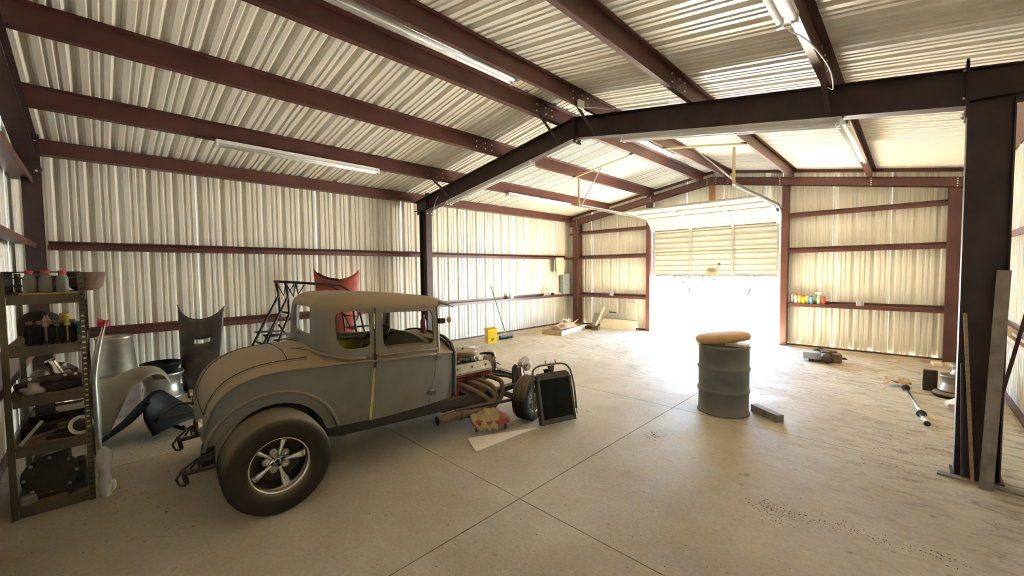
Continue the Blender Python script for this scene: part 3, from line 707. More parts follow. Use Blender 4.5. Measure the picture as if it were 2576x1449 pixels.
# ---------------- chassis ----------------
for sx in (1,-1):
    MB().prism([(-.30,.40),(.0,.42),(.3,.36),(.55,.30),(1.9,.26),(2.2,.26),(2.4,.30),(2.95,.33),(2.95,.375),(2.4,.36),(2.2,.36),(1.9,.36),(.55,.40),(.3,.47),(.0,.50),(-.30,.46)],sx*.42,sx*.50,axis='x').obj('frame_rail',M['frameblk'],CAR)
for y,z in ((.35,.36),(1.2,.30),(2.0,.30),(2.9,.34)): MB().box((-.42,y,z-.03),(.42,y+.08,z+.04)).obj('crossmember',M['frameblk'],CAR)
MB().tube([(-.78,0,.36),(.62,0,.36)],.045,10).obj('rear_axle',M['greasy'],CAR); MB().ball((-.05,0,.36),.15,10).obj('differential',M['greasy'],CAR)
def wheel(loc,R,Wd,rim,side,label,steer=0,spokes=5,deep=.09):
    wo_=bpy.data.objects.new('wheel',None); COL.objects.link(wo_); wo_.parent=CAR; wo_.location=loc; wo_.rotation_euler=(0,0,steer)
    if label: wo_['label']=label
    Rm=Matrix.Rotation(PI/2*side,4,'Y')   # local z -> outward
    h=Wd/2; b=h*.88
    pr=[(rim*.93,-h*.75),(rim,-h*.80),(rim*1.04,-h*.92),((rim+R)*.5,-h*1.0),(R*.91,-h*.985),(R*.97,-h*.93),(R*.995,-h*.80)]
    ng=6
    for k in range(ng):
        a=-h*.72+1.5*h*(k+.5)/ng
        pr+=[(R*(1-.010*(a/h)**2),a-h*.085),(R*(1-.010*(a/h)**2)-.007,a-h*.07) if k else (R*.998,a-h*.03),(R*(1-.010*(a/h)**2)-.007,a-h*.045) if k else (R*.998,a),(R*(1-.010*(a/h)**2),a-h*.03)]
    pr+=[(R*.995,h*.80),(R*.97,h*.93),(R*.91,h*.985),((rim+R)*.5,h*1.0),(rim*1.12,h*.97),(rim*1.04,h*.92),(rim,h*.80),(rim*.93,h*.75)]
    MB().lathe(pr,56,Rm,cap=False).obj('tyre',M['rubber'],wo_)
    # rim barrel with polished lip
    z1=h*.80
    pr=[(rim*1.03,z1),(rim*1.05,z1+.012),(rim*1.01,z1+.016),(rim*.97,z1+.002),(rim*.955,z1-.012),(rim*.93,z1-.02),(rim*.915,z1-deep*.75),(rim*.90,z1-deep),(rim*.86,z1-deep-.01),(rim*.86,-h*.7),(rim*.98,-h*.8)]
    MB().lathe(pr,48,Rm,cap=False).obj('rim',M['chrome'],wo_)
    zs=z1-deep
    MB().lathe([(rim*.86,zs-.05),(rim*.80,zs-.06),(.001,zs-.06)],24,Rm,cap=False).obj('brake_drum',M['greasy'],wo_)
    for k in range(spokes):
        a=2*PI*k/spokes+.30
        T=Rm@Matrix.Rotation(a,4,'Z')
        r0,r1=rim*.24,rim*.90
        P=[]
        for t in (0,.25,.5,.75,1):
            r=r0+(r1-r0)*t; w=rim*(.055+.10*t**1.3); d=.022+.006*t; zc=zs+.012-.004*t
            P.append([(r,w*math.cos(q),zc-d*.6+d*math.sin(q)) for q in [PI*j/8 for j in range(9)]]+[(r,-w,zc-.03),(r,w,zc-.03)])
        rows=[p+[p[0]] for p in P]
        MB().grid(rows,M=T).obj('spoke',M['chrome'],wo_)
        a2=a+PI/spokes
        T2=Rm@Matrix.Rotation(a2,4,'Z')
        MB().lathe([(.001,.006),(rim*.115,.006),(rim*.14,0),(rim*.14,-.02)],14,T2@Matrix.Translation((rim*.36,0,zs))).obj('lug_pad',M['alu'],wo_)
        MB().lathe([(.001,.02),(.010,.02),(.012,0)],6,T2@Matrix.Translation((rim*.36,0,zs+.004))).obj('lug_nut',M['chrome'],wo_)
    MB().lathe([(.001,zs+.03),(rim*.10,zs+.028),(rim*.13,zs+.02),(rim*.14,zs+.006),(rim*.30,zs+.002),(rim*.32,zs-.03)],20,Rm).obj('hub_cap',M['chrome'],wo_)
    MB().lathe([(.001,zs+.0335),(rim*.085,zs+.0325),(rim*.09,zs+.026)],16,Rm).obj('cap_badge',M['black'],wo_)
    return wo_
wheel((.752,0,.357),.357,.31,.195,1,'wide rear tyre on polished five-spoke wheel',deep=.10)
wheel((-.745,0,.362),.362,.31,.195,-1,None,deep=.10)
wheel((.745,2.64,.257),.257,.19,.150,1,'narrow front tyre on polished wheel',steer=math.radians(16),deep=.05)
wheel((-.755,2.60,.257),.257,.175,.155,-1,None,steer=math.radians(16),deep=.05)
# rear spring, shackles and shock links
for sx in (1,-1):
    for k in range(4):
        MB().tube([(sx*.40,-.54+.05*k,.315-.0*k),(sx*.42,-.45,.385-.012*k),(sx*.43,-.25,.43-.014*k),(sx*.44,0,.445-.016*k)],[.008]*4,6).obj('leaf_spring',M['frameblk'],CAR)
    MB().tube([(sx*.40,-.535,.325),(sx*.40,-.515,.21)],.016,8).obj('shackle',M['frameblk'],CAR)
    MB().tube([(sx*.40,-.545,.31),(sx*.40,-.575,.26),(sx*.40,-.555,.21),(sx*.40,-.52,.20)],.008,6).obj('shackle_loop',M['frameblk'],CAR)
    MB().tube([(sx*.40,-.52,.29),(sx*.42,-.30,.30),(sx*.43,-.05,.33)],.018,8).obj('radius_rod',M['frameblk'],CAR)
    lamp=MB().lathe([(.001,.03),(.028,.026),(.036,.012),(.038,0)],14,tf(sx*.50,-.425,.655,rx=PI/2)).obj('tail_lamp',M['redtail'],CAR)
    MB().lathe([(.036,.016),(.044,.012),(.044,-.01)],14,tf(sx*.50,-.425,.655,rx=PI/2),cap=False).obj('lamp_bezel',M['chrome'],lamp)
# bumper irons at the tail (thin hooked bars)
MB().tube([(-.38,-.40,.60),(-.38,-.52,.62),(-.38,-.62,.57),(-.37,-.68,.50)],.012,6).obj('bumper_iron',M['frameblk'],CAR)
MB().tube([(-.38,-.40,.53),(-.38,-.60,.52)],.010,6).obj('bumper_iron',M['frameblk'],CAR)
# front axle, rods, shocks
MB().tube([(-.70,2.62,.25),(-.45,2.66,.20),(.45,2.66,.20),(.70,2.62,.25)],.026,8).obj('front_axle',M['frameblk'],CAR)
MB().tube([(.52,1.75,.25),(.60,2.55,.22)],.02,8).obj('radius_rod',M['frameblk'],CAR); MB().tube([(-.52,1.75,.25),(-.60,2.55,.22)],.02,8).obj('radius_rod',M['frameblk'],CAR)
MB().tube([(-.66,2.50,.24),(.66,2.50,.24)],.012,6).obj('tie_rod',M['rust'],CAR)
for sx in (1,-1):
    MB().tube([(sx*.50,2.70,.56),(sx*.56,2.68,.26)],[.018,.03],10).obj('shock_absorber',M['rust'],CAR)
    MB().tube([(sx*.52,2.72,.56),(sx*.58,2.70,.30)],.012,8).obj('shock_rod',M['chrome'],CAR)
    MB().prism([(2.62,.34),(2.72,.34),(2.70,.58),(2.66,.60),(2.62,.56)],sx*.455,sx*.47,axis='x').obj('shock_tower',M['frameblk'],CAR)
MB().tube([(-.47,2.40,.47),(-.1,2.45,.43),(.35,2.62,.44),(.47,2.66,.42)],.022,8).obj('cross_tube',M['frameblk'],CAR)
# headlamps on stalks
def headlamp(c,lab):
    h=bpy.data.objects.new('headlamp',None); COL.objects.link(h); h.parent=CAR; h.location=c
    Rm=Matrix.Rotation(-PI/2,4,'X')
    MB().lathe([(.0005,-.105),(.03,-.10),(.06,-.08),(.082,-.045),(.090,-.01),(.090,0)],20,Rm,cap=False).obj('bowl',M['chrome'],h)
    MB().lathe([(.088,-.006),(.097,-.002),(.097,.012),(.086,.018)],20,Rm,cap=False).obj('bezel',M['chrome'],h)
    MB().lathe([(.086,.014),(.05,.026),(.0005,.03)],20,Rm,cap=False).obj('lens',M['white'],h)
    MB().tube([(0,-.02,-.085),(0,-.02,-.12),(.0,.0,-.16)],[.018,.014,.014],8).obj('stalk',M['chrome'],h)
    return h
headlamp((.36,2.93,.545),None); headlamp((-.36,2.93,.545),None)
for sx in (1,-1): MB().tube([(sx*.36,2.93,.39),(sx*.40,2.93,.33),(sx*.46,2.90,.33)],.014,8).obj('lamp_bracket',M['alu'],CAR)
# ---------------- engine ----------------
EN=bpy.data.objects.new('engine',None); COL.objects.link(EN); EN.parent=CAR; EN['label']='exposed V8 engine, red block with rusty headers'
MB().prism([(-.24,.22),(.24,.22),(.20,.40),(.34,.50),(.26,.60),(.10,.52),(-.10,.52),(-.26,.60),(-.34,.50),(-.20,.40)],1.78,2.42,axis='y').obj('engine_block',M['redeng'],EN)
MB().prism([(-.17,.12),(.17,.12),(.22,.24),(-.22,.24)],1.80,2.40,axis='y').obj('oil_pan',M['greasy'],EN)
MB().lathe([(.16,0),(.20,.10),(.20,.2)],16,tf(0,1.60,.36,rx=-PI/2)).obj('bell_housing',M['greasy'],EN)
for sx in (1,-1):
    Mv=tf(sx*.285,2.10,.575,ry=sx*.78)
    MB().bbox((-.075,-.30,0),(.075,.30,.035),.02,M=Mv).obj('cylinder_head',M['redeng'],EN)
    vc=MB().bbox((-.068,-.285,.035),(.068,.285,.085),.03,M=Mv).mesh('valve_cover'); bevel(vc,.012,2); vc.materials.append(M['alu']); vco=link('valve_cover',vc,EN)
    for yy in (-.2,0,.2): MB().lathe([(.010,.088),(.010,.098),(.001,.10)],6,Mv@Matrix.Translation((0,yy,0))).obj('cover_bolt',M['greasy'],vco)
MB().prism([(-.16,.53),(.16,.53),(.10,.62),(-.10,.62)],1.86,2.38,axis='y').obj('intake_manifold',M['greasy'],EN)
MB().box((-.08,2.10,.60),(.08,2.32,.70)).obj('carburettor',M['alu'],EN)
ac=MB().lathe([(.03,.0),(.165,.0),(.175,.008),(.175,.05),(.178,.058),(.178,.066),(.165,.068),(.14,.058),(.06,.072),(.0005,.075)],32,tf(-.02,2.22,.70)).obj('air_cleaner',M['dustgold'],EN)
MB().lathe([(.012,.0),(.012,.02),(.001,.022)],8,tf(-.02,2.22,.773)).obj('wing_nut',M['greasy'],ac)
random.seed(5)
for k in range(9):
    a=random.uniform(0,6.28); x=.10+.10*math.cos(a); y=2.10+.2*random.uniform(-1,1); 
    MB().tube([(x*.4,y*.2+2.3*.8,.60),(x,y,.66+.03*math.sin(a)),(.22,y+.04,.66),(.30,y+.08,.60),(.36,y+.05,.50)],.005,5).obj('plug_wire',M['wire'],EN)
MB().lathe([(.035,0),(.045,.04),(.045,.07),(.03,.10),(.001,.11)],10,tf(0,1.84,.60)).obj('distributor',M['wire'],EN)
# alternator with finned fan
al=MB().lathe([(.02,-.08),(.085,-.07),(.098,-.03),(.098,.02),(.09,.045),(.02,.05)],24,tf(.17,2.50,.60,rx=-PI/2+.15,rz=-.5)).obj('alternator',M['dustgold2'],EN)
fn=MB(); T=tf(.17,2.50,.60,rx=-PI/2+.15,rz=-.5)
for k in range(14):
    a=2*PI*k/14; fn.add([(.06*math.cos(a),.06*math.sin(a),.055),(.112*math.cos(a),.112*math.sin(a),.055),(.112*math.cos(a+.2),.112*math.sin(a+.2),.075),(.06*math.cos(a+.2),.06*math.sin(a+.2),.075)],[(0,1,2,3)],M=T)
fn.lathe([(.03,.055),(.098,.055),(.098,.062)],20,T,cap=False); fn.obj('fan',M['dustgold2'],al)
MB().tube([(.05,2.44,.70),(.12,2.47,.715),(.2,2.50,.72),(.25,2.50,.70)],[.012,.016,.018,.014],8).obj('hose',M['wire'],EN)
MB().lathe([(.08,0),(.08,.03),(.05,.035),(.05,.06),(.09,.065),(.09,.09)],20,tf(0,2.42,.30,rx=-PI/2)).obj('crank_pulley',M['greasy'],EN)
MB().lathe([(.06,0),(.06,.03),(.03,.04),(.065,.05),(.065,.07)],18,tf(0,2.42,.48,rx=-PI/2)).obj('water_pump',M['greasy'],EN)
random.seed(12)
for k in range(16):
    x,y,z=random.uniform(-.17,.19),random.uniform(1.78,2.46),random.uniform(.56,.64)
    if k%2: MB().lathe([(.02,0),(.026,.015),(.022,.05),(.012,.06),(.001,.062)],9,tf(x,y,z,rx=random.uniform(-.8,.8),ry=random.uniform(-.8,.8))).obj('fitting',M[random.choice(['alu','greasy','dustgold2'])],EN)
    else: MB().tube(bez([(x,y,z),(x+.06,y+.05,z+.06),(x+.12,y+.02,z+.03),(x+.15,y+.10,z-.02)],4),.008,6).obj('fuel_hose',M[random.choice(['wire','dustgold2'])],EN)
# headers: four tubes to a collector each side
for sx in (1,-1):
    for pts in ([(.33,1.90,.47),(.42,1.95,.45),(.50,2.14,.33),(.52,2.20,.25),(.52,2.10,.18)],
                [(.33,2.06,.47),(.42,2.10,.46),(.52,2.22,.38),(.55,2.26,.27),(.54,2.12,.18)],
                [(.33,2.14,.48),(.42,2.19,.47),(.51,2.28,.40),(.53,2.30,.28),(.55,2.16,.19)],
                [(.33,2.32,.49),(.42,2.36,.48),(.50,2.42,.42),(.53,2.38,.27),(.53,2.22,.16),(.52,2.10,.17)]):
        MB().tube(bez([(sx*x,y,z) for x,y,z in pts],6),.029,10).obj('header_tube',M['rust'],EN)
    MB().tube(bez([(sx*.53,2.16,.18),(sx*.53,2.0,.178),(sx*.53,1.75,.20),(sx*.53,1.52,.195)],4),[.052]*5+[.050]*4+[.048]*4,14,cap=False).obj('collector',M['rust'],EN)
    MB().lathe([(.047,0),(.04,.0),(.04,.3)],14,tf(sx*.53,1.52,.195,rx=-PI/2),cap=False).obj('pipe_bore',M['wire'],EN)
    MB().tube([(sx*.53,1.80,.197),(sx*.53,1.815,.197)],.062,14).obj('collector_flange',M['rust'],EN)
# twigs lying on the deck lid
for (x,y,z,a) in ((-.1,.30,1.10,.3),(.30,.27,1.075,-.2)):
    mb=MB(); mb.tube([(x-.10,y-.02,z+.012),(x,y,z+.022),(x+.09,y+.05,z+.016)],.003,5); mb.tube([(x,y,z+.021),(x-.03,y+.06,z+.02)],.002,5)
    t=mb.obj('twig',M['dirt']); t.location=CAR.location; t.rotation_euler=CAR.rotation_euler; tag(t,'dry twig on the dusty deck lid, %s'%('near the cab corner' if x>0 else 'beside the rear window'),'twig')
# ================= lights, wiring =================
M['plastic_w']=mat('white_plastic',(.80,.79,.74),.4,var=.03)
M['grey_panel']=mat('grey_enamel',(.36,.40,.39),.4,var=.05)
M['card']=mat('cardboard',(.50,.34,.20),.85,var=.12,scale=5)
M['cardl']=mat('pale_cardboard',(.70,.55,.38),.85,var=.08,scale=5)
def fixture(p0,p1,label,up=(0,0,1),off=None):
    p0,p1=Vector(p0),Vector(p1); L=(p1-p0).length; mid=(p0+p1)/2
    T=thing('fluorescent_light',label,'light fixture',tuple(mid),group=None)
    d=(p1-p0).normalized(); side=d.cross(Vector(up)).normalized(); u=side.cross(d)
    R=Matrix((side,d,u)).transposed().to_4x4()   # local x side, y along, z up
    T.rotation_euler=R.to_euler()
    MB().prism([(-.055,.0),(-.03,-.045),(.03,-.045),(.055,.0),(.055,.012),(-.055,.012)],-L/2,L/2,axis='y').obj('housing',M['white'],T)
    for s in (-1,1):
        MB().tube([(s*.042,-L/2+.03,-.052),(s*.042,L/2-.03,-.052)],.019,10).obj('lamp_tube',M['tube'],T)
        for e in (-1,1): MB().box((s*.042-.02,e*(L/2-.012)-.012,-.078),(s*.042+.02,e*(L/2-.012)+.012,-.0)).obj('lamp_holder',M['white'],T)
    return T
fixture((1.555,1.16,3.511),(1.555,3.46,3.511),'white twin tube light under the lowest purlin above the coupe roof')
fixture((4.735,1.15,4.055),(4.735,3.57,4.055),'white twin tube light between the two ridge purlins, near bay')
fixture((1.57,6.60,3.511),(1.57,8.95,3.511),'white tube light under the low left purlin of the far bay')
fixture((1.42,5.06,3.167),(3.70,5.06,3.542),'white tube light fixed beneath the sloping rafter above the left column',up=(-.16,0,1))
fixture((5.33,5.06,3.560),(7.66,5.06,3.177),'white tube light under the long right rafter, running toward the drum side',up=(.16,0,1))
fixture((4.78,5.60,4.02),(4.78,7.93,4.02),'bright white tube light between ridge purlins beyond the middle frame')
fixture((7.53,.95,3.475),(7.53,3.36,3.475),'white twin tube light hanging at the top edge of the picture above the right rafter')
fixture((7.56,6.20,3.475),(7.56,8.60,3.475),'white twin tube light on the far bay purlin beside the right column')
def cable(name,label,pts,r=.005,m='plastic_w',n=6):
    o=MB().tube(bez(pts,5),r,n).obj(name,M[m]); return tag(o,label,'cable')
cable('power_cable','thin white cable looping down at the top of the left column',[(1.17,4.99,3.30),(1.06,4.985,3.18),(1.0,4.985,3.0),(1.08,4.985,2.92),(1.25,4.985,3.02),(1.40,5.0,3.13)])
cable('power_cable','white cable draped over the ridge joint of the middle rafter',[(5.05,4.55,3.88),(5.1,4.8,3.93),(5.2,4.99,3.935),(5.6,4.985,3.86),(6.0,4.985,3.79)])
cable('power_cable','pale cable under the rafter apex between the two rafter lights',[(3.72,5.03,3.52),(4.1,5.02,3.60),(4.57,5.02,3.66),(5.0,5.02,3.60),(5.33,5.03,3.54)])
cable('power_cable','curled white cable end on the purlin above the right rafter',[(7.52,3.40,3.40),(7.60,3.7,3.40),(7.66,4.2,3.36),(7.64,4.6,3.33),(7.58,4.8,3.42)])
o=bevel(MB().box((5.00,4.48,3.87),(5.035,4.60,3.98)).mesh('junction_box'),.006); o.materials.append(M['plastic_w']); tag(link('junction_box',o),'small white junction box on the ridge purlin beside the rafter peak','electrical box')
def outlet(c,nrm,label):
    T=thing('wall_outlet',label,'electrical box',c,rz=math.atan2(nrm[1],nrm[0])-PI/2)   # local +y = room side
    me=bevel(MB().box((-.06,-.03,-.06),(.06,.02,.06)).mesh('box'),.006); me.materials.append(M['plastic_w']); link('box',me,T)
    MB().box((-.05,.02,-.052),(.05,.026,.052)).obj('cover_plate',M['galv'],T)
    for dz in (-.022,.022): MB().lathe([(.017,0),(.017,.004),(.001,.004)],12,tf(0,.026,dz,rx=-PI/2)).obj('socket',M['plastic_w'],T)
    return T
outlet((.15,8.15,1.017),(1,0),'white outlet box on the low left girt beyond the broom')
outlet((1.71,10.86,1.017),(0,-1),'white outlet box on the far wall girt left of the door')
outlet((7.44,10.86,1.017),(0,-1),'white outlet box on the far wall girt right of the door')
outlet((.15,2.335,1.017),(1,0),'white outlet box on the girt behind the black tube frame')
# breaker panel and hanging board
T=thing('breaker_panel','grey metal breaker panel on the left wall near the far corner','electrical panel',(.12,10.68,.95))
me=bevel(MB().box((-.07,-.19,.01),(.06,.19,.68)).mesh('box'),.008); me.materials.append(M['grey_panel']); link('box',me,T)
MB().box((.06,-.165,.04),(.068,.165,.65)).obj('panel_door',M['grey_panel'],T); MB().box((.068,-.02,.30),(.078,.0,.34)).obj('latch',M['black'],T)
T=MB().prism([(10.04,2.13),(10.10,1.565),(10.45,1.60),(10.44,2.14)],.225,.240,axis='x').obj('wall_board',M['cardl']); tag(T,'cream board hung crookedly from the upper left girt','board')
o=MB().box((.10,10.46,1.66),(.14,10.60,2.07)).obj('wood_block',M['wood']); tag(o,'brown wood strip behind the cream board above the breaker panel','board')
random.seed(3)
for k in range(5):
    y0=9.55+.07*k; pts=[(.16,y0,.962),(.17,y0+.1,1.10+.03*math.sin(k)),(.2,y0+.25,1.14-.02*k),(.22,y0+.42,1.02),(.205,y0+.5,.975-.0*k)]
    cable('coiled_cable',['thick white cable loop nearest the camera on the left girt','white cable loop, second of the bundle on the left girt','white cable loop, middle of the bundle on the left girt','white cable loop, fourth of the bundle on the left girt','white cable loop closest to the breaker panel'][k],pts,.013,n=8)['group']='white cable bundle on the girt'
cable('dangling_wire','thin grey wire hanging from the girt to the floor near the far left corner',[(.22,9.45,.97),(.23,9.47,.8),(.24,9.5,.4),(.26,9.55,.12),(.35,9.6,.02)],.004,'grey_panel')
# ================= far left corner =================
# yellow pail
M['yellow']=mat('yellow_plastic',(.85,.58,.02),.4,var=.04); M['green']=mat('green_paint',(.03,.22,.08),.4,var=.1); M['label_dark']=mat('label_print',(.10,.10,.05),.6)
T=thing('yellow_pail','square yellow plastic pail with printed sides on the floor by the broom','bucket',(.93,6.62,0),rz=-.35)
def taper(a,b,h,z0=0,th=.004):
    v=[(-a,-a,z0),(a,-a,z0),(a,a,z0),(-a,a,z0),(-b,-b,h),(b,-b,h),(b,b,h),(-b,b,h)]
    c=b-th; d=a-th; v+=[(-c,-c,h),(c,-c,h),(c,c,h),(-c,c,h),(-d,-d,z0+.01),(d,-d,z0+.01),(d,d,z0+.01),(-d,d,z0+.01)]
    f=[(3,2,1,0)]+[(i,(i+1)%4,4+(i+1)%4,4+i) for i in range(4)]+[(4+i,4+(i+1)%4,8+(i+1)%4,8+i) for i in range(4)]+[(8+i,8+(i+1)%4,12+(i+1)%4,12+i) for i in range(4)]+[(12,13,14,15)]
    return MB().add(v,f)
taper(.105,.12,.36).obj('pail_body',M['yellow'],T)
for (z0,z1) in ((.30,.315),(.335,.35)):
    MB().add([(-.125,-.125,z0),(.125,-.125,z0),(.125,.125,z0),(-.125,.125,z0),(-.125,-.125,z1),(.125,-.125,z1),(.125,.125,z1),(-.125,.125,z1)],[(i,(i+1)%4,4+(i+1)%4,4+i) for i in range(4)]).obj('rim_band',M['yellow'],T)
MB().tube([(-.122,0,.33)]+[(-.122*math.cos(PI*k/8),-.02-.10*math.sin(PI*k/8)*.3-.115*(math.sin(PI*k/8)>0.01),.33-.06*math.sin(PI*k/8)) for k in range(1,8)]+[(.122,0,.33)],.003,5).obj('bail_handle',M['galv'],T)
MB().lathe([(.001,0),(.03,0),(.032,.001)],16,tf(.02,-.1145,.14,rx=PI/2-.04)).obj('printed_emblem',M['label_dark'],T)
MB().lathe([(.001,0),(.022,0),(.024,.002)],16,tf(.02,-.1165,.14,rx=PI/2-.04)).obj('printed_emblem',M['yellow'],T)
MB().lathe([(.001,0),(.045,0),(.047,.001)],3,tf(.1135,.0,.10,ry=PI/2)).obj('printed_emblem',M['label_dark'],T)
# broom
T=thing('push_broom','green handled push broom leaning on the left wall, black bristles','broom',(.80,7.27,0))
MB().bbox((-.035,-.23,.06),(.035,.23,.095),.01).obj('broom_head',M['black'],T)
mb=MB(); random.seed(11)
for k in range(140):
    x,y=random.uniform(-.03,.03),random.uniform(-.22,.22); mb.tube([(x,y,.065),(x*1.5,y*1.02,.002)],.005,4)
mb.obj('bristles',M['black'],T)
MB().tube([(0,0,.09),(-.05,.0,.22)],.014,8).obj('ferrule',M['yellow'],T)
MB().tube([(-.05,0,.22),(-.575,.02,1.336)],.012,8).obj('handle',M['green'],T)
# cardboard tray box with lid flaps and packing foam
T=thing('cardboard_tray','long shallow open cardboard box with loose lid beside the left wall','box',(1.0,8.46,0),rz=0)
e1=Vector((.60,.09,0)); e2=Vector((-.29,1.57,0)); hgt=.13
def wallp(a,b,z0,z1,t=.008):
    a,b=Vector(a),Vector(b); d=(b-a).normalized(); n_=Vector((-d.y,d.x,0))*t
    v=[a,b,b+n_,a+n_]; v=[(p.x,p.y,z) for z in (z0,z1) for p in v]
    return MB().add(v,[(0,3,2,1),(4,5,6,7),(0,1,5,4),(1,2,6,5),(2,3,7,6),(3,0,4,7)])
Z=Vector((0,0,0))
for a,b in ((Z,e1),(e1,e1+e2),(e1+e2,e2),(e2,Z)): wallp(a,b,0,hgt).obj('side_wall',M['cardl'] if a==e1 else M['card'],T)
wallp(Z,e1,0,.004,1.55).obj('bottom',M['card'],T)
mb=MB(); mb.add(LID:=[(-.02,.62,.17),(.47,.23,.14),(.45,1.02,.15),(-.12,1.30,.26)],[(0,1,2,3)]); mb.add([(x,y,z+.006) for x,y,z in LID],[(0,1,2,3)]); mb.obj('loose_lid',M['cardl'],T)
MB().add([(.16,.50,.20),(.40,.32,.18),(.44,.50,.20),(.22,.66,.23)],[(0,1,2,3)]).obj('tape_patch',mat('tape_brown',(.40,.22,.08),.4),T)
bp=MB()
random.seed(8); P=[[(-.12+.10*i+.03*random.random(),1.0+.11*j,.22+.07*math.sin(i*1.3+j)+.03*random.random()) for j in range(4)] for i in range(5)]
o=MB().grid(P).obj('packing_sheet',M['plastic_w']); o.location=(1.0,8.46,0); tag(o,'crumpled white packing sheet on the cardboard box','sheet')
o=MB().grid([[(.95+.07*i,5.86+.07*j,.004+.006*math.sin(i*2+j)) for j in range(4)] for i in range(4)]).obj('paper_sheet',M['plastic_w']); tag(o,'white paper sheet lying on the floor behind the coupe engine','paper')
# sheets, sticks and small boxes leaning at the far wall
M['greyfab']=mat('grey_liner',(.36,.34,.28),.7,var=.06); M['creamb']=mat('cream_board',(.72,.64,.47),.6,var=.04)
o=MB().prism([(1.52,.25),(1.55,.30),(1.65,.42),(2.0,.455),(2.20,.44),(2.29,.56),(2.34,.76),(2.40,.80),(2.54,.775),(2.60,.74),(2.625,.66),(2.615,.20),(1.54,.20)],10.735,10.76,axis='y').obj('grey_liner_panel',M['greyfab']); tag(o,'grey curved liner panel propped against the far wall left of the door','panel')
MB().box((1.72,10.70,.455),(1.95,10.735,.485)).obj('grip',M['frameblk'],o)
mb=MB(); mb.add([(1.50,10.50,.0),(2.64,10.56,.0),(2.67,10.70,.27),(1.54,10.70,.27),(1.50,10.512,.0),(2.64,10.572,.0),(2.67,10.712,.27),(1.54,10.712,.27)],[(0,1,2,3),(7,6,5,4),(0,4,5,1),(1,5,6,2),(2,6,7,3),(3,7,4,0)]); o=mb.obj('cream_board',M['creamb']); tag(o,'cream board standing in front of the grey liner panel','board')
o=MB().add([(1.05,10.75,.04),(1.27,10.75,.04),(1.35,10.81,.46),(1.14,10.81,.46),(1.05,10.765,.04),(1.27,10.765,.04),(1.35,10.825,.46),(1.14,10.825,.46)],[(0,1,2,3),(7,6,5,4),(0,4,5,1),(1,5,6,2),(2,6,7,3),(3,7,4,0)]).obj('grey_offcut',M['greyfab']); o.location=(0,0,-.04); tag(o,'small grey offcut leaning on the far wall beside the corner post','board')
o=MB().sweep([(-.04,-.01),(.04,-.01),(.04,.01),(-.04,.01)],(1.42,10.42,.005),(1.56,10.72,.62),up=(1,0,0)).obj('pale_stick',M['creamb']); tag(o,'pale stick leaning left of the cream board','stick')
for c,s,m_,lb,nm in (((1.42,10.12),(.20,.16,.09),'rustd','dark brown box on the floor before the cream board','small_box'),((1.70,10.02),(.20,.15,.12),'rust','open rust coloured box beside the cream board foot','small_box')):
    T=thing(nm,lb,'box',(c[0],c[1],0),rz=.2); x,y,z=s
    for a,b in (((-x/2,-y/2,0),(x/2,-y/2+.01,z)),((-x/2,y/2-.01,0),(x/2,y/2,z)),((-x/2,-y/2,0),(-x/2+.01,y/2,z)),((x/2-.01,-y/2,0),(x/2,y/2,z)),((-x/2,-y/2,0),(x/2,y/2,.01))): MB().box(a,b).obj('side_wall',M[m_],T)
# ================= spray cans on the far girt =================
def can(x,h,r,c,cc,label,kind='can',y=10.90):
    z=.956; T=thing('spray_can' if kind=='can' else 'plastic_bottle',label,'can' if kind=='can' else 'bottle',(x,y,z),group='cans and bottles on the far girt')
    mc=mat('can_%d'%int(x*1000),c,.35,var=.04); cm=mat('cap_%d'%int(x*1000),cc,.4,var=.02)
    if kind=='can':
        MB().lathe([(r*.95,0),(r,.004),(r,h*.78),(r*.9,h*.80)],16).obj('body',mc,T); MB().lathe([(r*.92,h*.79),(r*.92,h*.98),(r*.85,h),(.001,h)],16,cap=False).obj('cap',cm,T)
    elif kind=='bottle':
        MB().lathe([(r*.9,0),(r,.01),(r,h*.6),(r*.85,h*.72),(r*.42,h*.84),(r*.4,h*.88)],16).obj('body',mc,T); MB().lathe([(r*.48,h*.86),(r*.48,h),(.001,h)],12,cap=False).obj('cap',cm,T)
    else:
        MB().lathe([(r*.95,0),(r,.01),(r,h*.45),(r*.55,h*.72),(r*.35,h*.80)],16).obj('body',mc,T)
        MB().prism([(-.06,h*.84),(.02,h*.80),(.05,h*.86),(.045,h*.98),(-.055,h)],-.012,.012,axis='y').obj('spray_head',M['plastic_w'],T); MB().tube([(.03,0,h*.86),(.045,0,h*.74)],.005,5).obj('trigger',M['plastic_w'],T)
    return T
can(6.21,.19,.03,(.35,.28,.27),(.42,.33,.32),'dull grey capped spray can beside the door post')
can(6.275,.20,.028,(.45,.43,.42),(.6,.58,.55),'slim grey spray can with white nozzle, second from the door post')
can(6.345,.22,.036,(.85,.78,.74),(.80,.15,.10),'white can with red collar among the cans on the far girt')
can(6.415,.175,.030,(.80,.55,.25),(.75,.45,.05),'orange and cream can left of the bright yellow can')
can(6.485,.19,.035,(.95,.85,.01),(.75,.06,.05),'bright yellow can with red cap')
can(6.555,.17,.030,(.55,.50,.38),(.75,.70,.55),'beige can between the yellow can and the blue bottle')
can(6.625,.18,.036,(.20,.50,.75),(.03,.03,.04),'sky blue bottle with black cap','bottle')
can(6.69,.07,.03,(.04,.12,.04),(.04,.12,.04),'short dark green can next to the blue bottle')
can(6.755,.26,.036,(.55,.72,.35),(.8,.8,.8),'green spray bottle with white trigger head','spray')
can(6.835,.155,.040,(.70,.10,.10),(.60,.08,.08),'red printed can, last of the row on the far girt')
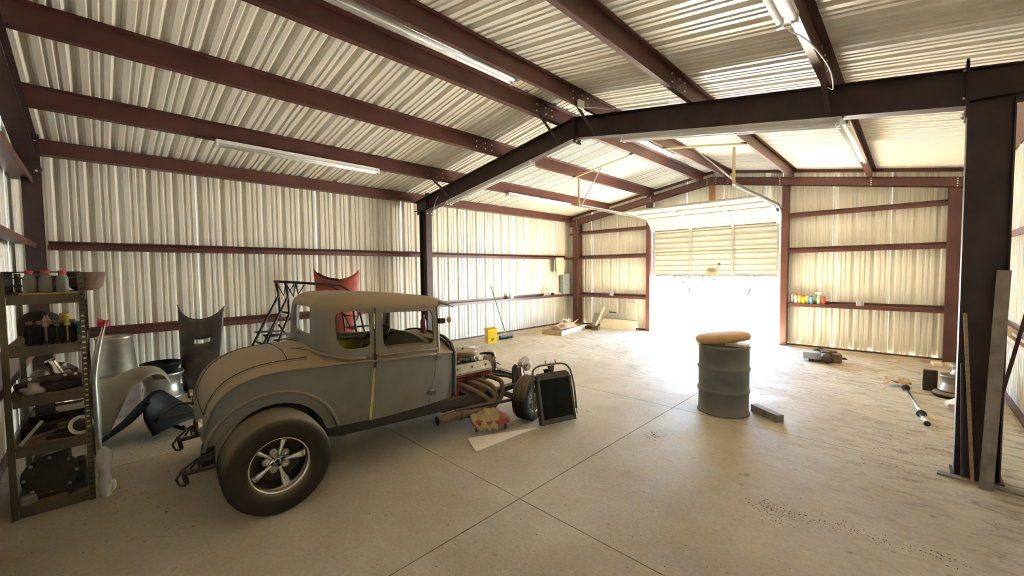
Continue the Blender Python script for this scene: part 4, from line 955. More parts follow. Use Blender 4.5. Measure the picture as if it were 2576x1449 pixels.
cable('girt_wire','thin wire lying along the far wall girt right of the cans',[(6.95,10.86,.965),(7.2,10.88,.97),(7.4,10.86,.985),(7.7,10.88,.967),(8.3,10.86,.966),(8.6,10.88,.99)],.005,'wood')
# ================= drum and its neighbours =================
M['drum']=mat('dusty_drum_paint',(.115,.125,.115),.5,var=.3,scale=4,dust=.5,dustc=(.28,.23,.16),bump=.1,bscale=12)
T=thing('steel_drum','dusty blue grey steel drum standing in the middle of the floor','drum',(6.55,5.35,0))
r=.278; pr=[(r,0),(r+.012,.005),(r+.012,.015),(r,.022)]
for zc in (.28,.55): pr+=[(r,zc-.03),(r+.006,zc-.018),(r+.013,zc-.006),(r+.013,zc+.006),(r+.006,zc+.018),(r,zc+.03)]
pr+=[(r,.80),(r+.012,.805),(r+.012,.822),(r-.004,.826),(r-.012,.80),(r-.012,.03),(.001,.03)]
MB().lathe(pr,48).obj('drum_shell',M['drum'],T)
M['tan']=mat('tan_cushion',(.62,.36,.14),.7,var=.1,scale=6,dust=.3,dustc=(.7,.5,.3))
T=thing('tan_cushion','tan rounded cushion lid tilted on top of the grey drum','cushion',(6.54,5.33,.915),rot=(0,math.radians(-7),math.radians(24)))
cu=MB()
for i,(s_,z_) in enumerate(((.86,-.045),(.97,-.035),(1.0,-.01),(.99,.015),(.93,.035),(.80,.048),(.4,.052))):
    pass
rows=[]
for s_,z_ in ((.80,-.050),(.95,-.040),(1.0,-.012),(.99,.012),(.93,.034),(.78,.046),(.4,.050),(.02,.051)):
    rows.append([(s_*.305*(abs(math.cos(a))**.75)*(1 if math.cos(a)>=0 else -1), s_*.20*(abs(math.sin(a))**.75)*(1 if math.sin(a)>=0 else -1), z_) for a in [2*PI*k/40 for k in range(41)]])
MB().grid(rows).obj('cushion_pad',M['tan'],T)
o=bevel(MB().box((6.60,5.22,.826),(6.82,5.40,.862)).mesh('pale_tin'),.008); o.materials.append(M['creamb']); o=link('pale_tin',o); tag(o,'pale flat tin wedged under the cushion on the drum','tin')
o=MB().sweep([(-.045,0),(.045,0),(.045,.085),(-.045,.085)],(6.83,5.60,0),(7.15,5.36,0)).obj('wood_beam',M['woodg']); tag(o,'short weathered timber lying on the floor beside the drum','timber')
# engine part by the far wall
T=thing('outboard_motor_part','grey cowled machine part with rusty gearbox lying near the far wall','machine',(7.0,9.42,0),rz=.25)
pf=[(-.30+.0,0.0)]
MB().prism([(-.28,-.10),(-.30,0),(-.28,.10),(-.18,.155),(.02,.14),(.06,.10),(.06,-.10),(.0,-.14),(-.16,-.14)],.05,.17).obj('cowl',M['grey_panel'],T)
me=bevel(MB().box((-.02,-.15,.02),(.15,.12,.20)).mesh('gear_case'),.02,2); me.materials.append(M['rustd']); link('gear_case',me,T)
MB().lathe([(.08,0),(.085,.02),(.085,.16),(.06,.19),(.001,.2)],16,tf(.05,-.15,.11,rx=PI/2)).obj('pulley',M['rustd'],T)
me=bevel(MB().box((.14,-.10,.0),(.30,.12,.17)).mesh('rust_block'),.015); me.materials.append(M['rust']); link('rust_block',me,T)
for dy in (-.06,.0,.06): MB().tube([(.29,dy,.08),(.38,dy,.08)],.007,6).obj('stud',M['rustd'],T)
MB().tube([(-.1,.05,.19),(.1,.16,.24)],.015,8).obj('lever',M['frameblk'],T); MB().tube([(-.05,.10,.19),(.24,.02,.19)],.02,8).obj('pipe',M['rust'],T)
MB().box((-.2,-.12,.0),(.1,.12,.05)).obj('base_plate',M['greasy'],T)
# barbell with cardboard wedge
a,b=Vector((8.15,8.05,.035)),Vector((8.335,6.30,.035)); D=(b-a).normalized()
T=thing('barbell','chrome weight bar with black collars lying on the dirty floor','barbell',tuple(a)); 
B_=b-a
MB().tube([(0,0,0),tuple(B_)],.016,12).obj('bar',M['chrome'],T)
MB().tube([tuple(B_-D*.36),tuple(B_)],.028,14).obj('sleeve',M['chrome'],T); MB().tube([(0,0,0),tuple(D*.06)],.028,14).obj('sleeve',M['chrome'],T)
MB().tube([tuple(B_-D*.002),tuple(B_+D*.006)],.029,14).obj('end_cap',M['frameblk'],T)
for q in (.37,): MB().tube([tuple(B_-D*(q+.02)),tuple(B_-D*q)],.045,16).obj('collar',M['frameblk'],T)
MB().tube([tuple(D*.06),tuple(D*.085)],.045,16).obj('collar',M['frameblk'],T)
P=[]
random.seed(4)
for i in range(5): P.append([(7.93+.07*i,8.06+.05*j+random.uniform(-.01,.01),.02+.075*abs(math.sin(i*1.1+j*.6))+random.uniform(0,.02)) for j in range(5)])
o=MB().grid(P).mesh('crumpled_cardboard',M['card']); o=link('crumpled_cardboard',solidify(o,.006)); tag(o,'crumpled brown cardboard at the far end of the weight bar','cardboard')
# small finned radiator, rims, bag, blocks
T=thing('finned_core','small dark finned radiator core standing on the floor by the rims','radiator',(8.39,8.19,0),rz=.0)
MB().box((-.075,-.03,0),(-.065,.03,.29)).obj('end_plate',M['creamb'],T); MB().box((.07,-.03,0),(.08,.03,.29)).obj('end_plate',M['rustd'],T)
mb=MB(); 
for k in range(24): mb.box((-.065,-.028,.006+.0118*k),(.07,.028,.010+.0118*k))
mb.obj('fins',M['greasy'],T); MB().box((-.06,-.02,0),(.065,.02,.28)).obj('core',M['greasy'],T); MB().box((-.065,-.03,.285),(.07,.03,.295)).obj('top_plate',M['rust'],T)
def steelrim(name,label,x,y,z,r,h,m='alu'):
    pr=[(r*.96,0),(r,.008),(r,.02),(r*.93,.03),(r*.90,h*.35),(r*.82,h*.45),(r*.82,h*.6),(r*.90,h*.7),(r*.93,h-.03),(r,h-.02),(r,h-.008),(r*.96,h),(r*.90,h-.01),(r*.78,h*.6),(r*.3,h*.5),(r*.2,h*.55),(.001,h*.55)]
    o=MB().lathe(pr,32,cap=False).obj(name,M[m]); o.location=(x,y,z); return tag(o,label,'wheel rim','steel rims stacked behind the right column')
M['dimalu']=mat('dull_rim',(.25,.22,.19),.5,metal=.5,var=.25,scale=10,dust=.4)
steelrim('wheel_rim','wide dull steel rim under a smaller rim',8.66,8.02,.07,.185,.22,'dimalu'); steelrim('wheel_rim','small steel rim on top of the wide rim',8.70,8.04,.29,.12,.14,'dimalu')
o=MB().lathe([(.10,.012),(.15,0),(.20,.012),(.215,.035),(.20,.062),(.15,.07),(.10,.055)],28,cap=False).obj('rubber_casing',M['rubber']); o.location=(8.62,7.97,0); tag(o,'small black tyre lying under the stacked rims','tyre')
def sack(name,label,x,y,rz,sx,sy,sz,m):
    P=[]
    for i in range(9):
        t=-1+i/4; row=[]
        for j in range(17):
            a=2*PI*j/16; w=(1-abs(t)**4*.5); row.append((sx*t*(1-.03*math.cos(a*2)),sy*w*math.cos(a)*(1+.05*math.sin(3*a+i)),sz+sz*w*.98*math.sin(a)*(1+.04*math.cos(i+a*2))))
        P.append(row)
    o=MB().grid(P); k=len(o.v); o.f.append(tuple(range(0,16))); o.sm.append(False); o.f.append(tuple(k-17+j for j in range(16))); o.sm.append(False)
    q=o.obj(name,m); q.location=(x,y,0); q.rotation_euler=(0,0,rz); return tag(q,label,'bag')
M['bagpaper']=mat('bag_paper',(.72,.62,.45),.8,scale=3,col2=(.50,.28,.18),thr=(.45,.55),bump=.2,bscale=10)
sack('cement_bag','brown and white paper sack lying beside the right column',8.72,7.35,1.15,.30,.17,.075,M['bagpaper'])
M['blockw']=mat('pale_block',(.78,.68,.48),.8,var=.08)
for k,(x,y) in enumerate(((8.53,10.33),(8.70,10.36),(8.87,10.40))):
    me=bevel(MB().box((-.06,-.10,0),(.06,.10,.06)).mesh('pale_block'),.006); me.materials.append(M['blockw']); o=link('pale_block',me); o.location=(x,y,0); o.rotation_euler=(0,0,.15); tag(o,['pale wooden block, leftmost of three at the far right corner','middle pale wooden block of the three at the far right corner','pale wooden block nearest the right wall at the far corner'][k],'block')
# ================= boards at the right column =================
def board(name,label,a,b,w,t,m,up=(0,1,0)):
    o=MB().sweep([(-w/2,-t/2),(w/2,-t/2),(w/2,t/2),(-w/2,t/2)],a,b,up=up).obj(name,M[m]); return tag(o,label,'board')
board('wood_lath','thin pale lath leaning on the right column',(8.565,4.89,.004),(8.495,4.985,1.37),.022,.03,'wood')
board('wood_board','wide weathered grey board leaning on the right column',(8.632,4.83,.004),(8.69,4.975,1.72),.075,.03,'woodg')
board('steel_strip','narrow brown strip leaning behind the grey board at the right column',(8.585,4.925,.004),(8.81,4.975,1.40),.022,.012,'rustd',up=(0,1,0))
board('dark_rod','short dark rod standing at the foot of the right column',(8.515,4.945,.004),(8.49,4.99,.95),.02,.02,'frameblk')
board('floor_board','flat pale board lying on the floor at the right column foot',(8.37,4.94,.008),(9.05,4.86,.008),.07,.014,'woodg',up=(0,0,1))
board('stacked_plank','dusty plank resting along the low right wall girt',(8.99,5.6,.985),(8.99,7.9,.985),.14,.04,'wood',up=(0,0,1))
board('stacked_plank','shorter plank lying on top of the girt plank at the right wall',(9.0,5.3,1.026),(9.01,6.9,1.026),.10,.035,'woodg',up=(0,0,1))
# ================= in front of the coupe =================
M['redpl']=mat('red_creeper_plastic',(.50,.07,.05),.5,var=.15,dust=.35)
T=thing('mechanic_creeper','red plastic mechanic creeper on casters half under the coupe','creeper',(4.965,2.94,0),rz=math.atan2(.49,-.87)+0)
# local +x points under the car
out=[]
def cr(x,w): return [(x,-w),(x,w)]
prof=[(0.0,.17),(.03,.20),(.18,.205),(.24,.16),(.40,.15),(.60,.16),(.66,.205),(.82,.205),(.88,.16),(.92,.10)]
P=[]
for x,w in prof: P.append([(x,-w,.085),(x,-w*.97,.125),(x,-w*.75,.135),(x,-w*.5,.105),(x,0,.10),(x,w*.5,.105),(x,w*.75,.135),(x,w*.97,.125),(x,w,.085)])
me=MB().grid(P).mesh('bed',M['redpl']); link('bed',solidify(me,.01),T)
MB().box((.0,-.18,.08),(.02,.18,.12)).obj('front_lip',M['redpl'],T)
for x in (.07,.80):
    for y in (-.16,.16):
        c=MB().tube([(x,y-.012,.032),(x,y+.012,.032)],.032,14).obj('caster',M['black'],T); MB().box((x-.012,y-.02,.03),(x+.012,y+.02,.088)).obj('caster_fork',M['galv'],c)
M['cloth']=mat('yellow_rag',(.52,.43,.20),.9,var=.12,scale=14)
random.seed(21); P=[]
c0=Vector((4.90,2.93,0)); ea=Vector((.49,.87,0)); eb=Vector((-.87,.49,0))
for i in range(15):
    row=[]
    for j in range(13):
        u=-.20+.33*i/14; w=-.09+.30*j/12
        z=.168+.016*math.sin(i*1.1+.8*math.sin(j*.9))*math.cos(j*.8+i*.3)+.035*math.exp(-((u)**2+(w-.08)**2)/.012)
        if w<-.0: z=.160-(-w)*1.2+.02*math.sin(i*1.3)
        q=c0+ea*(u*(1-.35*max(0,-w)/.1))+eb*w; row.append((q.x+.012*math.sin(j*1.7+i),q.y+.012*math.cos(i*1.9),max(.03,z)))
    P.append(row)
me=MB().grid(P).mesh('rag',M['cloth']); o=link('rag',solidify(me,.004)); tag(o,'crumpled dusty yellow rag draped over the red creeper','cloth')
M['sheetw']=mat('cream_sheet',(.86,.77,.60),.6,var=.06,scale=20)
o=MB().prism([(4.897,2.641),(5.199,2.504),(5.245,3.36)],.001,.010).obj('tapered_sheet',M['sheetw']); tag(o,'wedge of cream sheet board on the floor before the red creeper','board')
# radiator leaning on the front tyre
e=Vector((.312,.95,0)).normalized(); nn=Vector((e.y,-e.x,0)); La=math.radians(13); up=Vector((0,0,1))*math.cos(La)-nn*math.sin(La); N=nn*math.cos(La)+Vector((0,0,1))*math.sin(La)
RM=Matrix((e,-N,up)).transposed().to_4x4(); RM.translation=Vector((5.293,3.385,.03))   # local x along face, -y toward viewer, z up
T=thing('car_radiator','black car radiator in a tube hoop leaning on the front tyre','radiator',(0,0,0)); T.matrix_world=RM
M['radblk']=mat('radiator_core',(.012,.014,.013),.7,var=.3,scale=60)
mb=MB(); mb.box((.03,.0,.05),(.43,.05,.50)); mb.obj('core',M['radblk'],T)
mb=MB()
for k in range(40): mb.box((.032+.01*k,-.004,.05),(.0345+.01*k,.0,.50))
o=mb.obj('core_fins',M['radblk'],T)
M['radtank']=mat('radiator_tank',(.05,.042,.035),.5,var=.3,dust=.6,dustc=(.22,.18,.12))
MB().prism([(0,.0),(.46,.0),(.46,.02),(.44,.055),(.02,.055),(.0,.035)],-.01,.06,axis='y').obj('bottom_tank',M['radtank'],T)
MB().prism([(.01,.49),(.45,.49),(.44,.535),(.40,.565),(.05,.565),(.01,.54)],-.01,.06,axis='y').obj('top_tank',M['radtank'],T)
for x in (.0,.43): MB().box((x,-.012,.03),(x+.03,.062,.50)).obj('side_bracket',M['radtank'],T)
MB().lathe([(.03,0),(.03,.03),(.036,.03),(.036,.045),(.001,.05)],14,tf(.16,.03,.56)).obj('filler_cap',M['radtank'],T)
hp=[(-.10,-.03,.10),(-.085,-.03,.30),(-.06,-.03,.57),(-.03,-.03,.625),(.03,-.03,.65),(.15,-.03,.655),(.34,-.03,.65),(.42,-.03,.61),(.455,-.03,.54),(.475,-.03,.38),(.465,-.03,.12)]
MB().tube(bez(hp,3),.012,8).obj('hoop_tube',mat('hoop_paint',(.09,.085,.06),.5,var=.2,dust=.5),T)
MB().tube([(.465,-.03,.12),(.467,-.03,.06)],.006,6).obj('hoop_stud',M['frameblk'],T)
for x in (.13,.26): MB().tube([(x,-.03,.655),(x-.003,-.03,.705)],.006,6).obj('stud',M['frameblk'],T)
MB().prism([(.16,.64),(.24,.64),(.215,.56),(.185,.56)],-.03,.0,axis='y').obj('mount_tab',M['rustd'],T)
# bottles standing on the cowl
def bottle(name,label,loc,h,r,c,cc,tilt=(0,0,0),grp=None,cat='bottle',neck=.35,cap_h=.10,trans=0):
    T=thing(name,label,cat,loc,rot=tilt,group=grp); key='%.2f%.2f%.2f'%c
    mc=M.setdefault('b'+key,mat('bottle_'+key.replace('.',''),c,.3,var=.05,trans=trans)); kc='%.2f%.2f%.2f'%cc; cm=M.setdefault('c'+kc,mat('cap_'+kc.replace('.',''),cc,.4,var=.03))
    MB().lathe([(r*.9,0),(r,.008),(r,h*.60),(r*.93,h*.68),(r*neck*1.1,h*.82),(r*neck,h*.88)],18).obj('body',mc,T)
    MB().lathe([(r*neck*1.25,h*(1-cap_h-.01)),(r*neck*1.25,h*.985),(r*neck*1.1,h),(.001,h)],14,cap=False).obj('cap',cm,T); return T
def carw(v,u,z):
    q=Matrix.Rotation(math.radians(-4.3),4,'Z')@Vector((v,u,z)); return (q.x+4.0434,q.y+.9445,z)
bottle('red_bottle','dark red bottle on the coupe cowl seen through the door window',carw(.18,1.57,1.078),.20,.032,(.25,.03,.04),(.08,.03,.03))
T=thing('spray_bottle','green liquid spray bottle on the cowl in front of the windshield post','bottle',carw(.42,1.60,1.035))
MB().lathe([(.026,0),(.032,.01),(.036,.10),(.030,.15),(.014,.17),(.013,.19)],16).obj('body',mat('green_bottle',(.02,.10,.02),.2),T)
MB().prism([(-.02,.19),(.05,.19),(.06,.215),(.02,.24),(-.03,.235)],-.012,.012,axis='y').obj('spray_head',M['plastic_w'],T)
# ================= behind and left of the coupe =================
M['rawblk']=mat('scuffed_black_steel',(.022,.020,.016),.42,scale=5,col2=(.055,.048,.034),thr=(.45,.6),bump=.1,dust=.3,spec=.6)
M['redpan']=mat('red_panel_paint',(.36,.06,.04),.5,var=.2,scale=6); M['edge']=mat('raw_edge',(.60,.42,.20),.6)
def hood_panel(name,label,loc,rz,w,h,m,slot=True,wrap=.9,lean=.12):
    """curved steel panel: concave top edge with two horns, narrowing downward"""
    T=thing(name,label,'car panel',loc,rz=rz); nx,nz=22,18; P=[]; 
    for i in range(nx+1):
        s=-1+2*i/nx; row=[]
        top=h*(1-.17*(1-abs(s)**2.2)-.03*(s>0)*abs(s)**3)
        for j in range(nz+1):
            t=j/nz; z=top*t; ww=w/2*(.72+.28*t**.8); a=s*wrap
            row.append((ww*math.sin(a)/math.sin(wrap), (1-math.cos(a))*ww*.9+lean*(1-t)*-1, z))
        P.append(row)
    mb=MB()
    V=[p for r_ in P for p in r_]; F_=[]
    for i in range(nx):
        for j in range(nz):
            if slot and 9<=i<16 and j in (12,): continue
            F_.append((i*(nz+1)+j,(i+1)*(nz+1)+j,(i+1)*(nz+1)+j+1,i*(nz+1)+j+1))
    mb.add(V,F_,True); me=mb.mesh('shell',m); link('shell',solidify(me,.008),T)
    MB().tube([P[i][nz] for i in range(nx+1)],.007,6).obj('rolled_edge',m,T)
    return T
# local -y is the outer/front side; face the camera (+x)
hood_panel('curved_hood_panel','black curved steel body panel with slot, standing against the left wall',(.62,1.03,0),math.radians(62),.60,1.29,M['rawblk'])
T=hood_panel('curved_hood_panel','red curved body panel with flared horns above the coupe roof',(.55,3.10,.56),math.radians(62),.80,1.27,M['redpan'],slot=False,lean=.0)
o=MB().bbox((-.18,-.25,0),(.18,.25,.555),.02).mesh('dark_crate',M['rustd']); o=link('dark_crate',o); o.location=(.55,3.10,0); tag(o,'dark crate behind the coupe holding up the red panel','crate')
MB().tube(bez([(-.30,-.03,1.17),(-.20,-.10,1.11),(-.08,-.12,1.07),(.06,-.12,1.05)],5),.022,8).obj('rubber_lining',M['black'],T)
# tube frame
M['tubeblk']=mat('black_tube',(.02,.017,.016),.45,var=.3)
T=thing('tube_frame','black welded tube frame standing between the coupe and left wall','frame',(1.35,2.3,0))
def tb(pts,r=.016,nm='tube'): MB().tube([(x-1.35,y-2.3,z) for x,y,z in pts],r,8).obj(nm,M['tubeblk'],T)
for X in (1.6,1.15):
    tb([(X,1.905,1.62),(X,2.73,1.545),(X,2.90,1.44),(X,2.98,.80),(X,3.02,.02)],.019)
    tb([(X,1.93,1.61),(X,1.963,1.40),(X,1.615,.726),(X,1.30,.02)],.018)
    tb([(X,1.96,1.42),(X,1.968,1.14),(X,1.79,.70),(X,1.55,.02)],.016)
    tb([(X,1.94,1.59),(X,2.033,1.396),(X,2.073,1.597)],.012); tb([(X,2.073,1.59),(X,2.101,1.428),(X,2.19,1.565)],.012)
    tb([(X,1.62,.862),(X,1.97,.845)],.014); tb([(X,1.75,.775),(X,1.93,.77)],.013)
for y,z in ((1.905,1.62),(2.073,1.60),(2.73,1.545),(1.97,1.15),(1.62,.73),(2.98,.80)): tb([(1.6,y,z),(1.15,y,z)],.014)
tb([(1.6,1.93,.83),(1.6,1.82,1.0)],.014); tb([(1.4,2.86,1.06),(1.4,3.0,.76),(1.4,3.14,1.06)],.014); tb([(1.4,2.86,1.03),(1.4,3.10,1.0)],.012); tb([(1.4,3.14,1.06),(1.4,3.22,.70)],.016); tb([(1.4,2.9,.82),(1.4,3.5,.80)],.016)
# ---- floor pieces near the shelf ----
M['rawgrey']=mat('raw_grey_steel',(.22,.20,.155),.5,var=.2,scale=6,dust=.3); M['flatblk']=mat('matt_black',(.010,.010,.009),.6,var=.3,spec=.2)
M['paleal']=mat('pale_aluminium',(.45,.43,.36),.35,metal=.8,var=.15,scale=12)
def fender(name,label,path,wid,drop,m,flip=1):
    """long arched sheet: path of (x,y,z) crest points, half width wid list, skirts drop down"""
    P=[]; n=len(path)
    pts=bez(path,5); k=len(pts)
    for i,p in enumerate(pts):
        p=Vector(p); d=(Vector(pts[min(i+1,k-1)])-Vector(pts[max(i-1,0)])).normalized(); sd=d.cross(Vector((0,0,1))).normalized(); u=sd.cross(d)
        t=i/(k-1); w=wid[0]+(wid[1]-wid[0])*t; row=[]
        for j in range(13):
            a=-1.2+2.4*j/12; row.append(tuple(p+sd*w*1.25*math.sin(a)+u*(w*.5*(math.cos(a)-1))))
        P.append(row)
    me=MB().grid(P).mesh(name,m); o=link(name,solidify(me,.006)); me=o.data
    zm=min(v.co.z for v in me.vertices)
    return tag(o,label,'car panel')
fender('grey_fender','bare grey steel fender arching over the floor behind the shelf',[(2.25,-.20,.16),(2.1,-.02,.50),(2.0,.16,.64),(1.95,.32,.70),(1.92,.46,.66),(1.90,.54,.50)],(.22,.19),0,M['rawgrey'])
fender('black_fender','matt black flared fender lying on the floor in front of the rims',[(2.2,-.02,.07),(2.25,.12,.20),(2.27,.28,.38),(2.3,.40,.47),(2.36,.50,.30),(2.50,.60,.13)],(.14,.24),0,M['flatblk'])
MB_=MB().tube([(2.42,.52,.09),(2.55,.60,.06),(2.60,.58,.10)],.02,8).obj('bracket_iron',M['flatblk']); tag(MB_,'small black bracket on the floor at the tip of the black fender','bracket')
o=MB().lathe([(.20,0),(.205,.02),(.17,.44),(.178,.45),(.178,.47),(.165,.48),(.155,.46),(.19,.02),(.001,.02)],32,cap=False).obj('aluminium_tub',M['paleal']); o.location=(1.1,.115,.51); tag(o,'tall aluminium tub behind the shelf post','tub')
o=MB().bbox((-.22,-.22,0),(.22,.22,.51),.01).mesh('wooden_crate',M['woodg']); o=link('wooden_crate',o); o.location=(1.1,.115,0); tag(o,'weathered crate under the aluminium tub','crate')
T=thing('wheel_rim','wide alloy wheel rim lying flat holding a black tub','wheel rim',(.62,.585,0))
MB().lathe([(.235,0),(.25,.01),(.25,.03),(.22,.05),(.20,.20),(.215,.30),(.245,.33),(.25,.36),(.235,.37),(.21,.34),(.19,.2),(.20,.06)],36,cap=False).obj('barrel',M['paleal'],T)
for k in range(20): 
    a=2*PI*k/20; MB().lathe([(.001,.008),(.008,.006),(.009,0)],6,tf(.232*math.cos(a),.232*math.sin(a),.362)).obj('rim_bolt',M['greasy'],T)
MB().lathe([(.12,.12),(.16,.36),(.22,.47),(.235,.50),(.22,.505),(.20,.47),(.10,.20),(.001,.2)],28,cap=False).obj('black_tub',M['flatblk'],T)
# long pale blade panel with pink scrap behind the post
T=thing('curved_trim_blade','tall curved pale metal blade standing behind the shelf post','car panel',(2.6,0,0))
P=[]
for i in range(15):
    t=i/14; z=.02+1.28*t; y=-.05-.02*math.sin(t*PI)+.10*max(0,t-.55)**1.2*2.2; w=.015+.03*math.sin(PI*min(1,t*1.1))
    P.append([(-.02,y-w,z),(0.02,y,z),(-.02,y+w,z)])
me=MB().grid(P).mesh('blade',M['paleal']); link('blade',solidify(me,.006),T)
M['pink']=mat('pink_cloth',(.80,.06,.14),.8,var=.1)
random.seed(2)
P=[[(2.58+.015*math.sin(i+j),-.02+.02*i,1.25+.022*j+.01*math.sin(i*1.7)) for j in range(4)] for i in range(5)]
o=MB().grid(P).mesh('pink_rag',M['pink']); o=link('pink_rag',solidify(o,.004)); tag(o,'pink rag on the tip of the curved pale blade','cloth')
# ================= shelf =================
M['shelf']=mat('dusty_shelf_steel',(.11,.09,.055),.6,var=.15,scale=8,dust=.3,dustc=(.3,.23,.15)); M['particle']=mat('particle_board',(.30,.21,.11),.85,var=.2,scale=20)
SX0,SX1,SY0,SY1=2.75,3.65,-.495,-.075
T=thing('metal_shelving_unit','dusty steel shelving unit with five loaded boards at the near wall','shelf',(3.2,-.285,0))
def L(x): return x-3.2
for x,sx in ((SX0,1),(SX1,-1)):
    for y,sy in ((SY0,1),(SY1,-1)):
        X,Y=L(x),y+.285
        p=MB(); p.box((X,Y,0),(X+sx*.035,Y+sy*.003,1.77)); p.box((X,Y,0),(X+sx*.003,Y+sy*.035,1.77)); po=p.obj('post',M['shelf'],T)
        if x==SX1 and y==SY1:
            for k in range(42):
                z=.05+.041*k; MB().prism([(-.006,-.009),(.006,-.009),(.006,.009),(-.006,.009)],0,.001,M=tf(X+.0005,Y-.018,z,ry=PI/2)).obj('slot',M['creamb'] if z>.55 and z<1.45 else M['black'],po)
TZ=[.06,.50,.86,1.225,1.60]
for z in TZ:
    MB().box((L(SX0+.01),SY0+.01+.285,z),(L(SX1-.01),SY1-.01+.285,z+.014)).obj('shelf_board',M['particle'],T)
    MB().box((L(SX1)-.012,SY0+.036+.285,z-.055),(L(SX1)-.006,SY1-.036+.285,z+.018)).obj('beam',M['shelf'],T)
    MB().box((L(SX0+.036),SY1+.285-.012,z-.055),(L(SX1-.036),SY1+.285-.006,z+.018)).obj('beam',M['shelf'],T)
    MB().box((L(SX0)+.006,SY0+.036+.285,z-.055),(L(SX0)+.012,SY1-.036+.285,z+.018)).obj('beam',M['shelf'],T)
S=[z+.0145 for z in TZ]
# top shelf
for k,(y,d) in enumerate(((-.352,'leftmost'),(-.275,'middle'),(-.19,'rightmost'))):
    bottle('clear_bottle','clear bottle with red cap, %s of three on the top shelf board'%d,(3.56,y,S[4]),.165,.034,(.22,.21,.19),(.55,.05,.06),grp='clear bottles on the top shelf',neck=.55,cap_h=.13)
T=thing('wire_basket','dark wire basket behind the clear bottles on the top board','basket',(3.30,-.29,S[4]))
for z in (.004,.06,.12,.165): MB().tube([(-.26,-.19,z),(.26,-.19,z),(.26,.19,z),(-.26,.19,z)],.004,6,closed=True).obj('wire_ring',M['black'],T)
for k in range(14):
    x=-.26+.04*k
    for y in (-.19,.19): MB().tube([(x,y,.004),(x,y,.165)],.0025,4).obj('upright_wire',M['black'],T)
o=bevel(MB().box((-.09,-.09,0),(.09,.09,.13)).mesh('dark_carton'),.006); o.materials.append(M['rustd']); o=link('dark_carton',o); o.location=(3.45,-.43+.03,S[4]); o.location=(3.02,-.30,S[4]+.006); tag(o,'dark carton inside the wire basket','box')
T=thing('rusty_bowl','large rusty metal bowl at the back end of the top shelf board','bowl',(2.925,-.075,S[4]+.002))
MB().lathe([(.03,.0),(.075,.004),(.10,.03),(.118,.09),(.126,.15),(.132,.155),(.130,.163),(.121,.158),(.112,.09),(.09,.035),(.001,.012)],28,cap=False).obj('bowl',M['rust'],T); MB().lathe([(.127,.118),(.131,.122),(.127,.126)],28,cap=False).obj('rim_bead',M['rust'],T)
o=MB().box((3.40,-.40,S[4]),(3.64,-.10,S[4]+.010)).obj('yellow_strip',mat('yellow_board',(.55,.38,.08),.7)); o.location=(0,0,0); tag(o,'thin yellow board lying under the clear bottles','board')
for ob in list(bpy.data.objects):
    if ob.name.startswith('clear_bottle'): ob.location.z+=.0105
# second shelf: black oil bottles
for k,(y,lb) in enumerate(((-.365,'left end'),(-.315,'second from left'),(-.255,'in the middle'),(-.205,'fourth along'),(-.150,'beside the yellow bottle'))):
    c=thing('oil_bottle','black oil bottle with brick red cap, %s, second board'%lb,'bottle',(3.59-.0*k,y,S[3]),group='black oil bottles on the second shelf')
    me=bevel(MB().box((-.04,-.022,0),(.04,.022,.145)).mesh('body'),.012,2); me.materials.append(M['flatblk']); link('body',me,c)
    MB().lathe([(.012,.14),(.012,.155)],10).obj('neck',M['flatblk'],c); MB().lathe([(.018,.152),(.018,.178),(.001,.18)],12,cap=False).obj('cap',M['rust'],c)
bottle('yellow_bottle','small yellow bottle behind the oil bottles on the second board',(3.40,-.195,S[3]),.215,.036,(.62,.44,.04),(.62,.44,.04),neck=.7)
bottle('pale_can','pale spray can with thin nozzle behind the oil bottles',(3.36,-.295,S[3]),.23,.03,(.55,.42,.36),(.05,.04,.04),cat='can',neck=.4)
sack('dark_backpack','dark lumpy bag at the left end of the second board',3.22,-.335,1.4,.11,.13,.115,mat('dark_cloth',(.06,.05,.035),.9,var=.3)).location=(3.22,-.335,S[3])
o=bevel(MB().box((-.10,-.05,0),(.10,.05,.10)).mesh('green_box'),.004); o.materials.append(mat('green_carton',(.0,.16,.13),.6)); o=link('green_box',o); o.location=(2.90,-.15,S[3]); tag(o,'teal green carton at the back end of the second board','box')
# third shelf: engine parts
T=thing('carburettor_assembly','greasy engine manifold with bright bolts on the middle board','engine part',(3.40,-.28,S[2]))
me=bevel(MB().box((-.14,-.17,.0),(.14,.16,.07)).mesh('casting'),.02,2); me.materials.append(M['greasy']); link('casting',me,T)
MB().tube(bez([(.10,-.17,.05),(.13,-.05,.09),(.12,.06,.10),(.10,.16,.08)],4),.032,10).obj('manifold_pipe',M['greasy'],T)
for y in (-.1,.0,.075,.13): MB().tube([(.13,y,.11),(.15,y,.115)],.011,8).obj('bolt',M['chrome'],T)
MB().ball((.02,-.06,.11),.05,8).obj('float_bowl',M['alu'],T); MB().lathe([(.03,0),(.03,.05),(.02,.07)],12,tf(.08,.08,.07)).obj('fitting',M['alu'],T)
T=thing('silver_tube','bright silver cylinder tilted among the parts on the middle board','tube',(3.50,-.255,S[2]+.16),rot=(.35,0,0)); MB().lathe([(.03,-.08),(.032,-.07),(.032,.07),(.03,.08)],16).obj('cylinder',M['chrome'],T)
T=thing('water_pump_part','dull grey pump casting at the front of the middle board','engine part',(3.57,-.36,S[2])); MB().lathe([(.05,0),(.06,.02),(.05,.05),(.03,.06),(.03,.09),(.001,.09)],16,tf(0,0,0)).obj('casting',M['alu'],T); MB().tube([(0,0,.04),(.03,-.07,.05)],.015,8).obj('spout',M['alu'],T)
